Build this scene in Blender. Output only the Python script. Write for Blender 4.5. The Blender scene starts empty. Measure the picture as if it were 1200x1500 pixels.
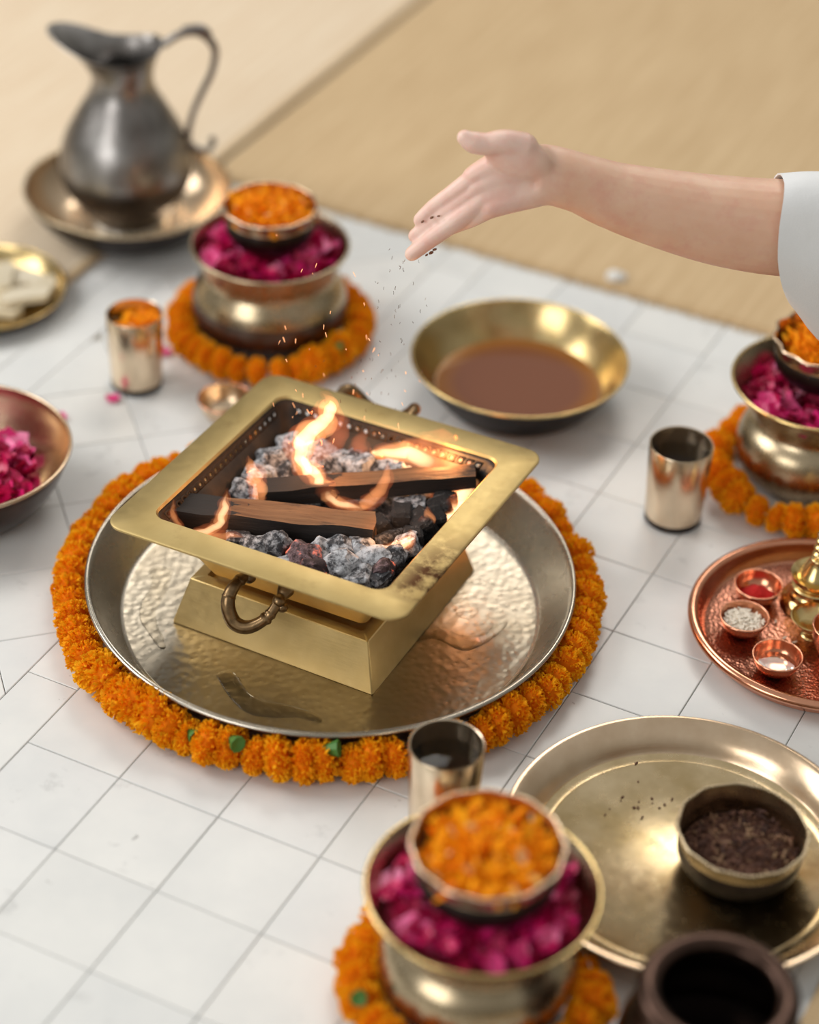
import bpy, bmesh, math, random
import numpy as np
from mathutils import Vector, Matrix, noise
random.seed(7)
S = bpy.context.scene
C = S.collection
PI = math.pi

# ------------------------------------------------------------------ camera, world, lights, exposure
def look(o, target):
    o.rotation_euler = (Vector(target) - o.location).to_track_quat('-Z', 'Y').to_euler()

cam_d = bpy.data.cameras.new('camera')
cam = bpy.data.objects.new('camera', cam_d)
C.objects.link(cam)
PITCH, ROLL = 0.6389, 0.045
cp, sp, cr, sr = math.cos(PITCH), math.sin(PITCH), math.cos(ROLL), math.sin(ROLL)
up_v = Vector((0, sp, cp)); rt_v = Vector((1, 0, 0)); fw_v = Vector((0, cp, -sp))
right = rt_v * cr + up_v * sr
upc = -rt_v * sr + up_v * cr
m = Matrix((right, upc, -fw_v)).transposed().to_4x4()
m.translation = Vector((0, 0, 1.4168))
cam.matrix_world = m
cam_d.sensor_fit = 'VERTICAL'
cam_d.sensor_height = 36.0
cam_d.lens = 36.0 * 3431.5 / 1500
cam_d.clip_start = 0.05
cam_d.dof.use_dof = True
cam_d.dof.focus_distance = (Vector((-0.08, 1.67, 0.08)) - cam.location).dot(fw_v)
cam_d.dof.aperture_fstop = 1.7
S.camera = cam

world = bpy.data.worlds.new('world')
S.world = world
world.use_nodes = True
wn = world.node_tree.nodes; wl = world.node_tree.links
bg = wn['Background']
bg.inputs['Strength'].default_value = 0.58
tc = wn.new('ShaderNodeTexCoord'); sx = wn.new('ShaderNodeSeparateXYZ'); rp = wn.new('ShaderNodeValToRGB')
wl.new(tc.outputs['Generated'], sx.inputs[0])
wl.new(sx.outputs['Z'], rp.inputs[0])
rp.color_ramp.elements[0].position = 0.0; rp.color_ramp.elements[0].color = (0.34, 0.32, 0.26, 1)
rp.color_ramp.elements[1].position = 0.7; rp.color_ramp.elements[1].color = (0.97, 0.955, 0.91, 1)
wl.new(rp.outputs['Color'], bg.inputs['Color'])

def area(name, loc, target, sx_, sy_, power, color=(1, 1, 1)):
    d = bpy.data.lights.new(name, 'AREA'); d.shape = 'RECTANGLE'; d.size = sx_; d.size_y = sy_
    d.energy = power; d.color = color
    o = bpy.data.objects.new(name, d); C.objects.link(o); o.location = loc; look(o, target)
    return o
area('unseen_daylight', (-2.4, 2.3, 2.0), (0, 1.8, 0), 1.7, 1.6, 60, (1, 0.985, 0.96))
area('added_back_light', (0.45, 4.7, 3.25), (0.15, 1.5, 0), 1.7, 1.3, 58, (1, 0.95, 0.88))  # unseen light added to give the salver its bright reflection
area('unseen_daylight', (-2.0, -0.5, 1.5), (0, 1.8, 0), 1.6, 1.3, 36, (1, 0.985, 0.96))  # soft fill added behind the camera to brighten the brazier's front face

S.cycles.glossy_bounces = 12; S.cycles.max_bounces = 16
S.view_settings.view_transform = 'Standard'
S.view_settings.look = 'None'
S.view_settings.gamma = 1.0
S.view_settings.exposure = -0.22
S.view_settings.use_curve_mapping = False

# ------------------------------------------------------------------ helpers
def tag(o, label=None, cat=None, group=None, kind=None):
    if label: o['label'] = label
    if cat: o['category'] = cat
    if group: o['group'] = group
    if kind: o['kind'] = kind
    return o

def thing(name, loc, label, cat, rz=0, group=None):
    o = bpy.data.objects.new(name, None); C.objects.link(o)
    o.empty_display_size = 0.02
    o.location = loc; o.rotation_euler = (0, 0, rz)
    return tag(o, label, cat, group)

def mk(name, verts, faces, mat=None, smooth=True, sharp=40):
    me = bpy.data.meshes.new(name)
    me.from_pydata([tuple(v) for v in verts], [], faces)
    me.validate(); 
    if smooth:
        for p in me.polygons: p.use_smooth = True
        if sharp: me.set_sharp_from_angle(angle=math.radians(sharp))
    if mat: me.materials.append(mat)
    me.update()
    return me

def link(name, me, parent=None, loc=(0, 0, 0), rot=(0, 0, 0), scale=None):
    o = bpy.data.objects.new(name, me); C.objects.link(o)
    o.parent = parent; o.location = loc; o.rotation_euler = rot
    if scale is not None: o.scale = scale if hasattr(scale, '__len__') else (scale,) * 3
    return o

def copy_tree(o, parent=None):
    c = o.copy(); C.objects.link(c); c.parent = parent
    for ch in list(o.children): copy_tree(ch, c)
    return c

def lathe(prof, seg=72, mod=None):
    """profile of (r, z) turned about z; r = 0 at an end closes with a pole"""
    V, Fc, rings = [], [], []
    for k, (r, z) in enumerate(prof):
        if r < 1e-6:
            rings.append([len(V)]); V.append((0, 0, z))
        else:
            ring = []
            for i in range(seg):
                a = 2 * PI * i / seg
                rr, zz = (r, z) if mod is None else mod(r, z, a, k)
                ring.append(len(V)); V.append((rr * math.cos(a), rr * math.sin(a), zz))
            rings.append(ring)
    for A, B in zip(rings, rings[1:]):
        if len(A) == 1 and len(B) == 1: continue
        for i in range(seg):
            j = (i + 1) % seg
            if len(A) == 1: Fc.append((A[0], B[j], B[i]))
            elif len(B) == 1: Fc.append((A[i], A[j], B[0]))
            else: Fc.append((A[i], A[j], B[j], B[i]))
    return V, Fc

def smooth_prof(pts, n=6):
    """Catmull-Rom through the points of a profile"""
    P = [Vector((p[0], p[1], 0)) for p in pts]
    return [(max(v.x, 0), v.y) for v in catmull(P, n)]

def catmull(P, n=6):
    P = [Vector(p) for p in P]
    out = []
    for i in range(len(P) - 1):
        p0 = P[max(i - 1, 0)]; p1 = P[i]; p2 = P[i + 1]; p3 = P[min(i + 2, len(P) - 1)]
        for k in range(n):
            t = k / n
            out.append(0.5 * ((2 * p1) + (p2 - p0) * t + (2 * p0 - 5 * p1 + 4 * p2 - p3) * t * t + (3 * p1 - p0 - 3 * p2 + p3) * t ** 3))
    out.append(P[-1].copy())
    return out

def lerp_list(R, m):
    n = len(R) - 1
    out = []
    for i in range(m):
        t = i / (m - 1) * n; k = min(int(t), n - 1); f = t - k
        out.append(R[k] * (1 - f) + R[k + 1] * f)
    return out

def tube(P, R, seg=10, n=6, flat=1.0, flat_dir=None, caps=True):
    """round tube through the points; R radius per point; flat squeezes along flat_dir"""
    Q = catmull(P, n); rad = lerp_list(list(R), len(Q))
    V, Fc = [], []
    prev = None
    for i, q in enumerate(Q):
        t = (Q[min(i + 1, len(Q) - 1)] - Q[max(i - 1, 0)]).normalized()
        if flat_dir is not None: nrm = (Vector(flat_dir) - t * t.dot(Vector(flat_dir))).normalized()
        elif prev is None: nrm = t.orthogonal().normalized()
        else: nrm = (prev - t * t.dot(prev)).normalized()
        prev = nrm; bn = t.cross(nrm)
        for k in range(seg):
            a = 2 * PI * k / seg
            V.append(q + nrm * (math.cos(a) * rad[i] * flat) + bn * (math.sin(a) * rad[i]))
    for i in range(len(Q) - 1):
        for k in range(seg):
            l = (k + 1) % seg
            Fc.append((i * seg + k, i * seg + l, (i + 1) * seg + l, (i + 1) * seg + k))
    if caps:
        Fc.append(tuple(range(seg))[::-1]); Fc.append(tuple((len(Q) - 1) * seg + k for k in range(seg)))
    return V, Fc

def join(*parts):
    V, Fc = [], []
    for v, f in parts:
        o = len(V); V += [Vector(x) for x in v]; Fc += [tuple(i + o for i in q) for q in f]
    return V, Fc

def ico(sub=2):
    bm = bmesh.new(); bmesh.ops.create_icosphere(bm, subdivisions=sub, radius=1)
    V = [v.co.copy() for v in bm.verts]; Fc = [tuple(v.index for v in f.verts) for f in bm.faces]; bm.free()
    return V, Fc

def box(c, s, bev=0.0):
    bm = bmesh.new(); bmesh.ops.create_cube(bm, size=1)
    for v in bm.verts: v.co = Vector((v.co.x * s[0], v.co.y * s[1], v.co.z * s[2])) + Vector(c)
    if bev: bmesh.ops.bevel(bm, geom=bm.edges[:], offset=bev, segments=2, affect='EDGES')
    bm.verts.index_update()
    V = [v.co.copy() for v in bm.verts]; Fc = [tuple(v.index for v in f.verts) for f in bm.faces]; bm.free()
    return V, Fc

# ------------------------------------------------------------------ materials
class NT:
    def __init__(s, name):
        s.m = bpy.data.materials.new(name); s.m.use_nodes = True
        s.t = s.m.node_tree; s.n = s.t.nodes; s.b = s.n['Principled BSDF']; s.out = s.n['Material Output']
        s.co = None
    def new(s, t, **kw):
        x = s.n.new(t)
        for k, v in kw.items():
            if hasattr(x, k): setattr(x, k, v)
            else: x.inputs[k.replace('_', ' ')].default_value = v
        return x
    def l(s, a, b): s.t.links.new(a, b)
    def coord(s, which='Object'):
        if s.co is None: s.co = s.n.new('ShaderNodeTexCoord')
        return s.co.outputs[which]
    def mapping(s, scale=(1, 1, 1), rot=(0, 0, 0), loc=(0, 0, 0), which='Object'):
        mp = s.n.new('ShaderNodeMapping'); s.l(s.coord(which), mp.inputs[0])
        mp.inputs['Scale'].default_value = scale; mp.inputs['Rotation'].default_value = rot; mp.inputs['Location'].default_value = loc
        return mp.outputs[0]
    def noise(s, vec, scale, detail=4, rough=0.55):
        x = s.new('ShaderNodeTexNoise', Scale=scale, Detail=detail, Roughness=rough)
        if vec is not None: s.l(vec, x.inputs['Vector'])
        return x.outputs['Fac']
    def ramp(s, fac, stops):
        r = s.n.new('ShaderNodeValToRGB'); e = r.color_ramp.elements
        while len(e) < len(stops): e.new(0.5)
        for q, (p, c) in zip(e, stops):
            q.position = p; q.color = (c, c, c, 1) if not hasattr(c, '__len__') else (*c, 1)
        s.l(fac, r.inputs[0]); return r.outputs[0]
    def mix(s, fac, a, b, mode='MIX'):
        x = s.n.new('ShaderNodeMix'); x.data_type = 'RGBA'; x.blend_type = mode
        for sock, v in ((x.inputs[0], fac), (x.inputs[6], a), (x.inputs[7], b)):
            if hasattr(v, 'is_output'): s.l(v, sock)
            elif hasattr(v, '__len__'): sock.default_value = (*v, 1)
            else: sock.default_value = v
        return x.outputs[2]
    def math(s, op, a, b=0.5):
        x = s.n.new('ShaderNodeMath'); x.operation = op
        for sock, v in ((x.inputs[0], a), (x.inputs[1], b)):
            if hasattr(v, 'is_output'): s.l(v, sock)
            else: sock.default_value = v
        return x.outputs[0]
    def bump(s, h, strength=0.3, dist=0.001):
        x = s.new('ShaderNodeBump', Strength=strength, Distance=dist); s.l(h, x.inputs['Height']); s.l(x.outputs[0], s.b.inputs['Normal'])
        return x
    def set(s, **kw):
        for k, v in kw.items():
            k = k.replace('_', ' ')
            if hasattr(v, 'is_output'): s.l(v, s.b.inputs[k])
            elif hasattr(v, '__len__'): s.b.inputs[k].default_value = (*v, 1) if len(v) == 3 else v
            else: s.b.inputs[k].default_value = v
        return s

def metal(name, col, col2, rough=0.25, rvar=0.12, scale=40, hammer=None, brush=0.0):
    t = NT(name)
    v = t.mapping()
    n = t.noise(v, scale); n2 = t.noise(v, scale * 6, 3)
    t.set(Base_Color=t.mix(t.ramp(n, [(0.35, 0), (0.7, 1)]), col, col2), Metallic=1.0)
    r = t.math('ADD', t.math('MULTIPLY', n2, rvar), rough - rvar * 0.5)
    t.set(Roughness=r)
    if hammer:
        w = t.new('ShaderNodeTexVoronoi', Scale=hammer[0]); w.feature = 'SMOOTH_F1'
        t.l(v, w.inputs['Vector']); t.bump(w.outputs['Distance'], hammer[1], hammer[2])
    elif brush:
        t.bump(t.noise(t.mapping((1, 1, 14)), 90, 3), brush, 0.0006)
    else:
        t.bump(t.noise(v, scale * 0.5, 2), 0.05, 0.002)
    return t.m

def plain(name, col, rough=0.6, **kw):
    t = NT(name); t.set(Base_Color=col, Roughness=rough, **kw); return t.m

def varied(name, stops, rough=0.6, scale=300, **kw):
    """colour differs from object to object along the stops, plus a little mottling"""
    t = NT(name)
    oi = t.n.new('ShaderNodeObjectInfo')
    f = t.math('ADD', t.math('MULTIPLY', oi.outputs['Random'], 0.8), t.math('MULTIPLY', t.noise(t.mapping(), scale, 3), 0.25))
    t.set(Base_Color=t.ramp(f, stops), Roughness=rough, **kw)
    return t

M = {}
M['bronze'] = metal('bronze_polished', (0.74, 0.57, 0.40), (0.64, 0.47, 0.31), 0.24, 0.1, 30, brush=0.06)
M['bronze_pale'] = metal('bronze_pale', (0.84, 0.69, 0.51), (0.75, 0.59, 0.42), 0.24, 0.1, 30, brush=0.06)
M['brass'] = metal('brass_bright', (0.74, 0.56, 0.26), (0.62, 0.44, 0.18), 0.2, 0.12, 30)
M['brass_old'] = metal('brass_aged', (0.52, 0.42, 0.28), (0.38, 0.30, 0.19), 0.28, 0.14, 25)
M['salver'] = metal('brass_salver', (0.76, 0.60, 0.37), (0.46, 0.33, 0.15), 0.24, 0.26, 16, brush=0.05)
M['brass_dull'] = metal('brass_dull', (0.58, 0.44, 0.22), (0.44, 0.32, 0.14), 0.24, 0.12, 30)
M['copper'] = metal('copper', (0.78, 0.38, 0.24), (0.66, 0.29, 0.17), 0.2, 0.12, 40)
M['copper_hammered'] = metal('copper_hammered', (0.50, 0.22, 0.145), (0.38, 0.155, 0.10), 0.27, 0.12, 40, hammer=(380, 0.35, 0.0015))
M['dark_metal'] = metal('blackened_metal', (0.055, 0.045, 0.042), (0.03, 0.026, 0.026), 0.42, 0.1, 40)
M['dark_base'] = metal('tarnished_metal', (0.16, 0.125, 0.105), (0.10, 0.08, 0.07), 0.38, 0.1, 40)
M['pewter'] = metal('pewter_dark', (0.36, 0.345, 0.335), (0.16, 0.145, 0.135), 0.34, 0.12, 22, hammer=(60, 0.12, 0.002))
M['brown_metal'] = metal('brown_copper_old', (0.075, 0.045, 0.034), (0.045, 0.027, 0.021), 0.3, 0.12, 40)
M['handle'] = metal('handle_brass_worn', (0.34, 0.22, 0.11), (0.14, 0.09, 0.05), 0.3, 0.12, 90)

def tray_mat():
    t = NT('tray_hammered'); v = t.mapping()
    w = t.new('ShaderNodeTexVoronoi', Scale=140); w.feature = 'SMOOTH_F1'; t.l(v, w.inputs['Vector'])
    n = t.noise(v, 9, 4)
    t.set(Base_Color=t.mix(t.ramp(n, [(0.35, 0), (0.7, 1)]), (0.40, 0.355, 0.285), (0.28, 0.235, 0.17)), Metallic=1.0)
    t.set(Roughness=t.math('ADD', t.math('MULTIPLY', t.noise(v, 60), 0.15), 0.25))
    t.bump(w.outputs['Distance'], 0.20, 0.003)
    return t.m
M['tray_floor'] = tray_mat()
M['tray_wall'] = metal('tray_steel', (0.50, 0.455, 0.385), (0.38, 0.34, 0.275), 0.26, 0.14, 14, hammer=(40, 0.15, 0.002))

def kund_mat(scorch, ca, cb):
    t = NT('brazier_brass' + ('_scorched' if scorch else '')); v = t.mapping()
    n = t.noise(v, 22, 5); n2 = t.noise(v, 120, 4)
    c = t.mix(t.ramp(n, [(0.3, 0), (0.75, 1)]), ca, cb)
    if scorch:   # brown heat stains on the rim, local +x -y corner
        sp_ = t.n.new('ShaderNodeSeparateXYZ'); t.l(v, sp_.inputs[0])
        g = t.math('MULTIPLY', t.ramp(sp_.outputs[0], [(0.11, 0), (0.135, 1)]), t.ramp(t.math('MULTIPLY', sp_.outputs[1], -1), [(0.0, 0), (0.07, 1), (0.105, 1), (0.125, 0)]))
        g = t.math('MULTIPLY', g, t.ramp(t.noise(v, 38, 6, 0.7), [(0.36, 0), (0.52, 1)]))
        c = t.mix(g, c, (0.075, 0.032, 0.014))
        f2 = t.ramp(t.noise(v, 16, 6, 0.7), [(0.58, 0), (0.72, 0.45)])
        c = t.mix(f2, c, (0.25, 0.15, 0.05))
    t.set(Base_Color=c, Metallic=1.0, Roughness=t.math('ADD', t.math('MULTIPLY', n2, 0.18), 0.38))
    t.bump(t.noise(t.mapping((1, 1, 8)), 60, 3), 0.05, 0.002)
    return t.m
M['kund'] = kund_mat(False, (0.86, 0.66, 0.32), (0.74, 0.54, 0.23)); M['kund_rim'] = kund_mat(True, (0.54, 0.41, 0.185), (0.45, 0.33, 0.135))
def soot():
    t = NT('sooty_brass'); v = t.mapping()
    t.set(Base_Color=t.mix(t.ramp(t.noise(v, 14, 5), [(0.4, 0), (0.68, 1)]), (0.010, 0.007, 0.006), (0.10, 0.055, 0.026)), Metallic=0.35, Roughness=0.55)
    t.bump(t.noise(v, 200, 3), 0.3, 0.001); return t.m
M['soot'] = soot()

def marble():
    t = NT('white_marble')
    g = t.n.new('ShaderNodeNewGeometry'); oi = t.n.new('ShaderNodeObjectInfo')
    ofs = t.n.new('ShaderNodeVectorMath'); ofs.operation = 'SCALE'; t.l(oi.outputs['Random'], ofs.inputs['Scale']); ofs.inputs[0].default_value = (7, 3, 5)
    add = t.n.new('ShaderNodeVectorMath'); add.operation = 'ADD'; t.l(g.outputs['Position'], add.inputs[0]); t.l(ofs.outputs[0], add.inputs[1])
    p = add.outputs[0]
    cloud = t.ramp(t.noise(p, 9, 5, 0.6), [(0.35, 0), (0.75, 1)])
    c = t.mix(cloud, (0.80, 0.80, 0.785), (0.69, 0.70, 0.70))
    vein = t.ramp(t.noise(p, 16, 8, 0.72), [(0.60, 0), (0.66, 0.35), (0.72, 0.0)])
    c = t.mix(vein, c, (0.42, 0.42, 0.42))
    speck = t.ramp(t.noise(p, 75, 3, 0.6), [(0.72, 0), (0.78, 0.8)])
    c = t.mix(speck, c, (0.30, 0.29, 0.28))
    tint = t.ramp(oi.outputs['Random'], [(0, (1.0, 0.99, 0.97)), (0.5, (0.95, 0.955, 0.95)), (1, (0.985, 0.985, 0.985))])
    t.set(Base_Color=t.mix(1.0, c, tint, 'MULTIPLY'), Roughness=0.34)
    return t.m
M['marble'] = marble()
M['grout'] = plain('grout', (0.46, 0.43, 0.37), 0.9)

def mat_mat(name, a, b, c):
    t = NT(name); v = t.mapping()
    w = t.new('ShaderNodeTexWave', Scale=70, Distortion=1.2, Detail=2); w.bands_direction = 'Y'; t.l(v, w.inputs['Vector'])
    w2 = t.new('ShaderNodeTexWave', Scale=14, Distortion=0.6, Detail=1); w2.bands_direction = 'X'; t.l(v, w2.inputs['Vector'])
    st = t.noise(t.mapping((70, 2.5, 1)), 2.2, 5, 0.65)
    col = t.mix(t.ramp(st, [(0.36, 0), (0.62, 1)]), a, b)
    col = t.mix(t.math('MULTIPLY', w2.outputs['Fac'], 0.22), col, c)
    col = t.mix(t.math('MULTIPLY', t.noise(v, 5, 3), 0.5), col, c)
    t.set(Base_Color=col, Roughness=0.75)
    t.bump(t.math('ADD', w.outputs['Fac'], t.math('MULTIPLY', w2.outputs['Fac'], 0.6)), 0.35, 0.0015)
    return t.m
M['mat_tan'] = mat_mat('reed_tan', (0.72, 0.54, 0.32), (0.56, 0.39, 0.21), (0.52, 0.36, 0.19))
M['mat_pale'] = mat_mat('reed_pale', (0.86, 0.74, 0.57), (0.74, 0.58, 0.41), (0.68, 0.52, 0.35))

def marigold_mat():
    t = NT('marigold_petal'); v = t.mapping()
    at = t.n.new('ShaderNodeAttribute'); at.attribute_name = 'tip'
    oi = t.n.new('ShaderNodeObjectInfo')
    c = t.ramp(at.outputs['Fac'], [(0, (0.95, 0.25, 0.002)), (0.4, (1.0, 0.42, 0.005)), (1, (1.0, 0.55, 0.014))])
    c = t.mix(t.math('MULTIPLY', oi.outputs['Random'], 0.35), c, (0.98, 0.31, 0.003))
    t.set(Base_Color=c, Roughness=0.65, Specular_IOR_Level=0.15)
    tr = t.n.new('ShaderNodeBsdfTranslucent'); t.l(c, tr.inputs[0]); mx = t.n.new('ShaderNodeMixShader'); mx.inputs[0].default_value = 0.25
    t.l(t.b.outputs[0], mx.inputs[1]); t.l(tr.outputs[0], mx.inputs[2]); t.l(mx.outputs[0], t.out.inputs['Surface'])
    return t.m
M['marigold'] = marigold_mat()
def loose_marigold():
    t = NT('marigold_loose_petal'); g = t.n.new('ShaderNodeNewGeometry')
    c = t.ramp(g.outputs['Random Per Island'], [(0, (0.96, 0.25, 0.002)), (0.45, (1.0, 0.37, 0.004)), (0.93, (1.0, 0.44, 0.008)), (0.97, (1.0, 0.62, 0.25)), (1, (0.85, 0.62, 0.40))])
    t.set(Base_Color=c, Roughness=0.6, Specular_IOR_Level=0.15); return t.m
M['marigold_loose'] = loose_marigold()
M['sepal'] = plain('sepal_green', (0.06, 0.19, 0.03), 0.5)
rm = varied('rose_petal', [(0, (0.42, 0.003, 0.045)), (0.3, (0.62, 0.006, 0.11)), (0.65, (0.76, 0.025, 0.22)), (0.88, (0.88, 0.20, 0.42)), (1, (0.90, 0.50, 0.58))], 0.36, 90)
M['rose'] = rm.m
M['rose_dark'] = plain('rose_petals_deep', (0.40, 0.003, 0.055), 0.5)

def wood(name, a, b, char, edge=None):
    t = NT(name); v = t.mapping((6, 60, 60)); g = t.noise(v, 2.2, 6, 0.65)
    c = t.mix(t.ramp(g, [(0.35, 0), (0.65, 1)]), a, b)
    nz = t.ramp(t.noise(t.mapping((10, 30, 30)), 1.6, 6, 0.65), [(char, 0), (char + 0.12, 1)])
    c = t.mix(nz, c, (0.012, 0.009, 0.008))
    if edge:     # burnt black towards one end of the billet
        q = t.n.new('ShaderNodeSeparateXYZ'); t.l(t.coord('Object'), q.inputs[0])
        w = t.math('ADD', q.outputs[0], t.math('MULTIPLY', t.math('SUBTRACT', t.noise(t.mapping((20, 60, 60)), 1.5, 5, 0.7), 0.5), 0.12))
        c = t.mix(t.ramp(w, [(0.0, 0), (1.0, 1)]) if False else t.math('LESS_THAN', w, edge) , c, (0.02, 0.014, 0.011))
    t.set(Base_Color=c, Roughness=0.75); t.bump(g, 0.7, 0.003); return t.m
M['wood'] = wood('firewood_brown', (0.26, 0.13, 0.055), (0.13, 0.055, 0.02), 0.55, -0.035)
M['char'] = wood('firewood_charred', (0.022, 0.016, 0.014), (0.010, 0.008, 0.008), 0.6)
def coal(name, ash, dark, lo, hi, emit=0.0):
    t = NT(name); v = t.mapping(); oi = t.n.new('ShaderNodeObjectInfo')
    n = t.noise(v, 130, 6, 0.7)
    f = t.ramp(t.math('ADD', n, t.math('MULTIPLY', t.math('SUBTRACT', oi.outputs['Random'], 0.5), 0.16)), [(lo, 0), (hi, 1)])
    t.set(Base_Color=t.mix(f, dark, ash), Roughness=0.95)
    if emit:
        e = t.ramp(t.noise(v, 60, 4, 0.7), [(0.55, 0), (0.68, 1)])
        t.set(Emission_Color=(1.0, 0.16, 0.05), Emission_Strength=t.math('MULTIPLY', e, emit))
    t.bump(n, 0.9, 0.003); return t.m
M['ash'] = coal('charcoal_ash', (0.58, 0.59, 0.62), (0.045, 0.045, 0.05), 0.41, 0.60)
M['coal'] = coal('charcoal_dark', (0.22, 0.21, 0.21), (0.02, 0.018, 0.018), 0.5, 0.72)
M['ember'] = coal('charcoal_glowing', (0.36, 0.24, 0.26), (0.05, 0.03, 0.03), 0.42, 0.66, 1.2)

def flame_mat(name, col, strength):
    t = NT(name); e = t.n.new('ShaderNodeEmission'); e.inputs[0].default_value = (*col, 1); e.inputs[1].default_value = strength
    t.n.remove(t.b); t.l(e.outputs[0], t.out.inputs['Volume']); return t.m
M['flame_outer'] = flame_mat('flame_orange', (1.0, 0.40, 0.14), 80)
M['flame_core'] = flame_mat('flame_bright', (1.0, 0.70, 0.38), 210)
M['flame_faint'] = flame_mat('flame_veil', (1.0, 0.26, 0.12), 11)
M['flame_soft'] = flame_mat('flame_faint', (1.0, 0.22, 0.07), 24)
def emis(name, col, s):
    t = NT(name); t.set(Base_Color=(0, 0, 0), Emission_Color=col, Emission_Strength=s); return t.m
M['spark'] = emis('spark', (1.0, 0.42, 0.18), 2.2)

def skin():
    t = NT('skin'); v = t.mapping()
    n = t.noise(v, 28, 4)
    c = t.mix(t.ramp(n, [(0.35, 0), (0.7, 1)]), (0.80, 0.53, 0.38), (0.75, 0.45, 0.31))
    c = t.mix(t.ramp(t.noise(v, 60, 3), [(0.5, 0), (0.75, 0.5)]), c, (0.70, 0.33, 0.25))
    at = t.n.new('ShaderNodeAttribute'); at.attribute_name = 'palm'
    c = t.mix(t.math('MULTIPLY', at.outputs['Fac'], 0.85), c, t.mix(t.ramp(t.noise(v, 45, 4), [(0.4, 0), (0.65, 1)]), (0.88, 0.64, 0.56), (0.83, 0.51, 0.44)))
    t.set(Base_Color=c, Roughness=0.45, Subsurface_Weight=0.25, Subsurface_Scale=0.006)
    t.b.inputs['Subsurface Radius'].default_value = (1.0, 0.35, 0.2)
    t.bump(t.noise(v, 260, 3), 0.12, 0.001); return t.m
M['skin'] = skin()
def cloth():
    t = NT('white_cotton'); v = t.mapping()
    t.set(Base_Color=(0.80, 0.81, 0.82), Roughness=0.9)
    t.bump(t.math('ADD', t.noise(v, 18, 3), t.math('MULTIPLY', t.noise(t.mapping((1, 1, 1)), 700, 2), 0.15)), 0.35, 0.004); return t.m
M['cotton'] = cloth()
def water(name, col, rough=0.02):
    t = NT(name); t.set(Base_Color=col, Roughness=rough, IOR=1.33, Transmission_Weight=1.0); return t.m
M['water'] = water('water', (0.93, 0.92, 0.88))
def film():
    t = NT('oil_film'); tr = t.n.new('ShaderNodeBsdfTransparent'); tr.inputs[0].default_value = (0.985, 0.975, 0.95, 1)
    g = t.n.new('ShaderNodeBsdfGlossy'); g.inputs['Roughness'].default_value = 0.03
    f = t.n.new('ShaderNodeFresnel'); f.inputs[0].default_value = 1.22; mx = t.n.new('ShaderNodeMixShader')
    t.l(f.outputs[0], mx.inputs[0]); t.l(tr.outputs[0], mx.inputs[1]); t.l(g.outputs[0], mx.inputs[2]); t.l(mx.outputs[0], t.out.inputs['Surface']); return t.m
M['film'] = film()
def ghee():
    t = NT('brown_ghee'); v = t.mapping(); ln = t.n.new('ShaderNodeVectorMath'); ln.operation = 'LENGTH'; t.l(v, ln.inputs[0])
    t.set(Base_Color=t.ramp(ln.outputs['Value'], [(0.068, (0.19, 0.07, 0.035)), (0.088, (0.30, 0.11, 0.015))]), Roughness=0.08, IOR=1.45); return t.m
M['ghee'] = ghee()
def red_powder():
    t = NT('vermilion_powder'); t.set(Base_Color=(0.55, 0.012, 0.01), Roughness=0.95); t.bump(t.noise(t.mapping(), 400, 4), 0.8, 0.003); return t.m
M['kumkum'] = red_powder()
M['rice'] = plain('rice_white', (0.82, 0.74, 0.62), 0.5)
def herb():
    t = NT('dried_herb'); g = t.n.new('ShaderNodeNewGeometry')
    t.set(Base_Color=t.ramp(g.outputs['Random Per Island'], [(0, (0.035, 0.014, 0.01)), (0.5, (0.10, 0.04, 0.025)), (0.8, (0.20, 0.09, 0.05)), (1, (0.42, 0.27, 0.15))]), Roughness=0.8); return t.m
M['herb'] = herb(); M['crumb'] = plain('herb_brown', (0.20, 0.085, 0.045), 0.85)
t_ = varied('coconut_slice', [(0, (0.58, 0.44, 0.26)), (0.5, (0.70, 0.60, 0.42)), (1, (0.78, 0.70, 0.55))], 0.6, 80); M['slice'] = t_.m
M['camphor'] = plain('camphor_white', (0.85, 0.85, 0.86), 0.4)
M['string'] = plain('cotton_string', (0.5, 0.42, 0.3), 0.9)

# ------------------------------------------------------------------ floor: marble tiles one by one
YAW = -0.442
ax = Vector((math.cos(YAW), math.sin(YAW), 0)); bx = Vector((math.sin(YAW), -math.cos(YAW), 0))
ORG = Vector((-0.2430, 1.4990, 0))
T = 0.1
def grid(i, j, z=0.0): return ORG + ax * (i * T) + bx * (j * T) + Vector((0, 0, z))

floor = link('floor', mk('floor', [(-6, -4, -0.004), (6, -4, -0.004), (6, 8, -0.004), (-6, 8, -0.004)], [(0, 1, 2, 3)], M['grout'], False))
tag(floor, kind='structure')

def clip(poly, axis, val, keep_greater):
    out = []
    for k in range(len(poly)):
        p, q = poly[k], poly[(k + 1) % len(poly)]
        ip = (p[axis] >= val) == keep_greater; iq = (q[axis] >= val) == keep_greater
        if ip: out.append(p)
        if ip != iq:
            f = (val - p[axis]) / (q[axis] - p[axis])
            out.append((p[0] + (q[0] - p[0]) * f, p[1] + (q[1] - p[1]) * f))
    return out

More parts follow.
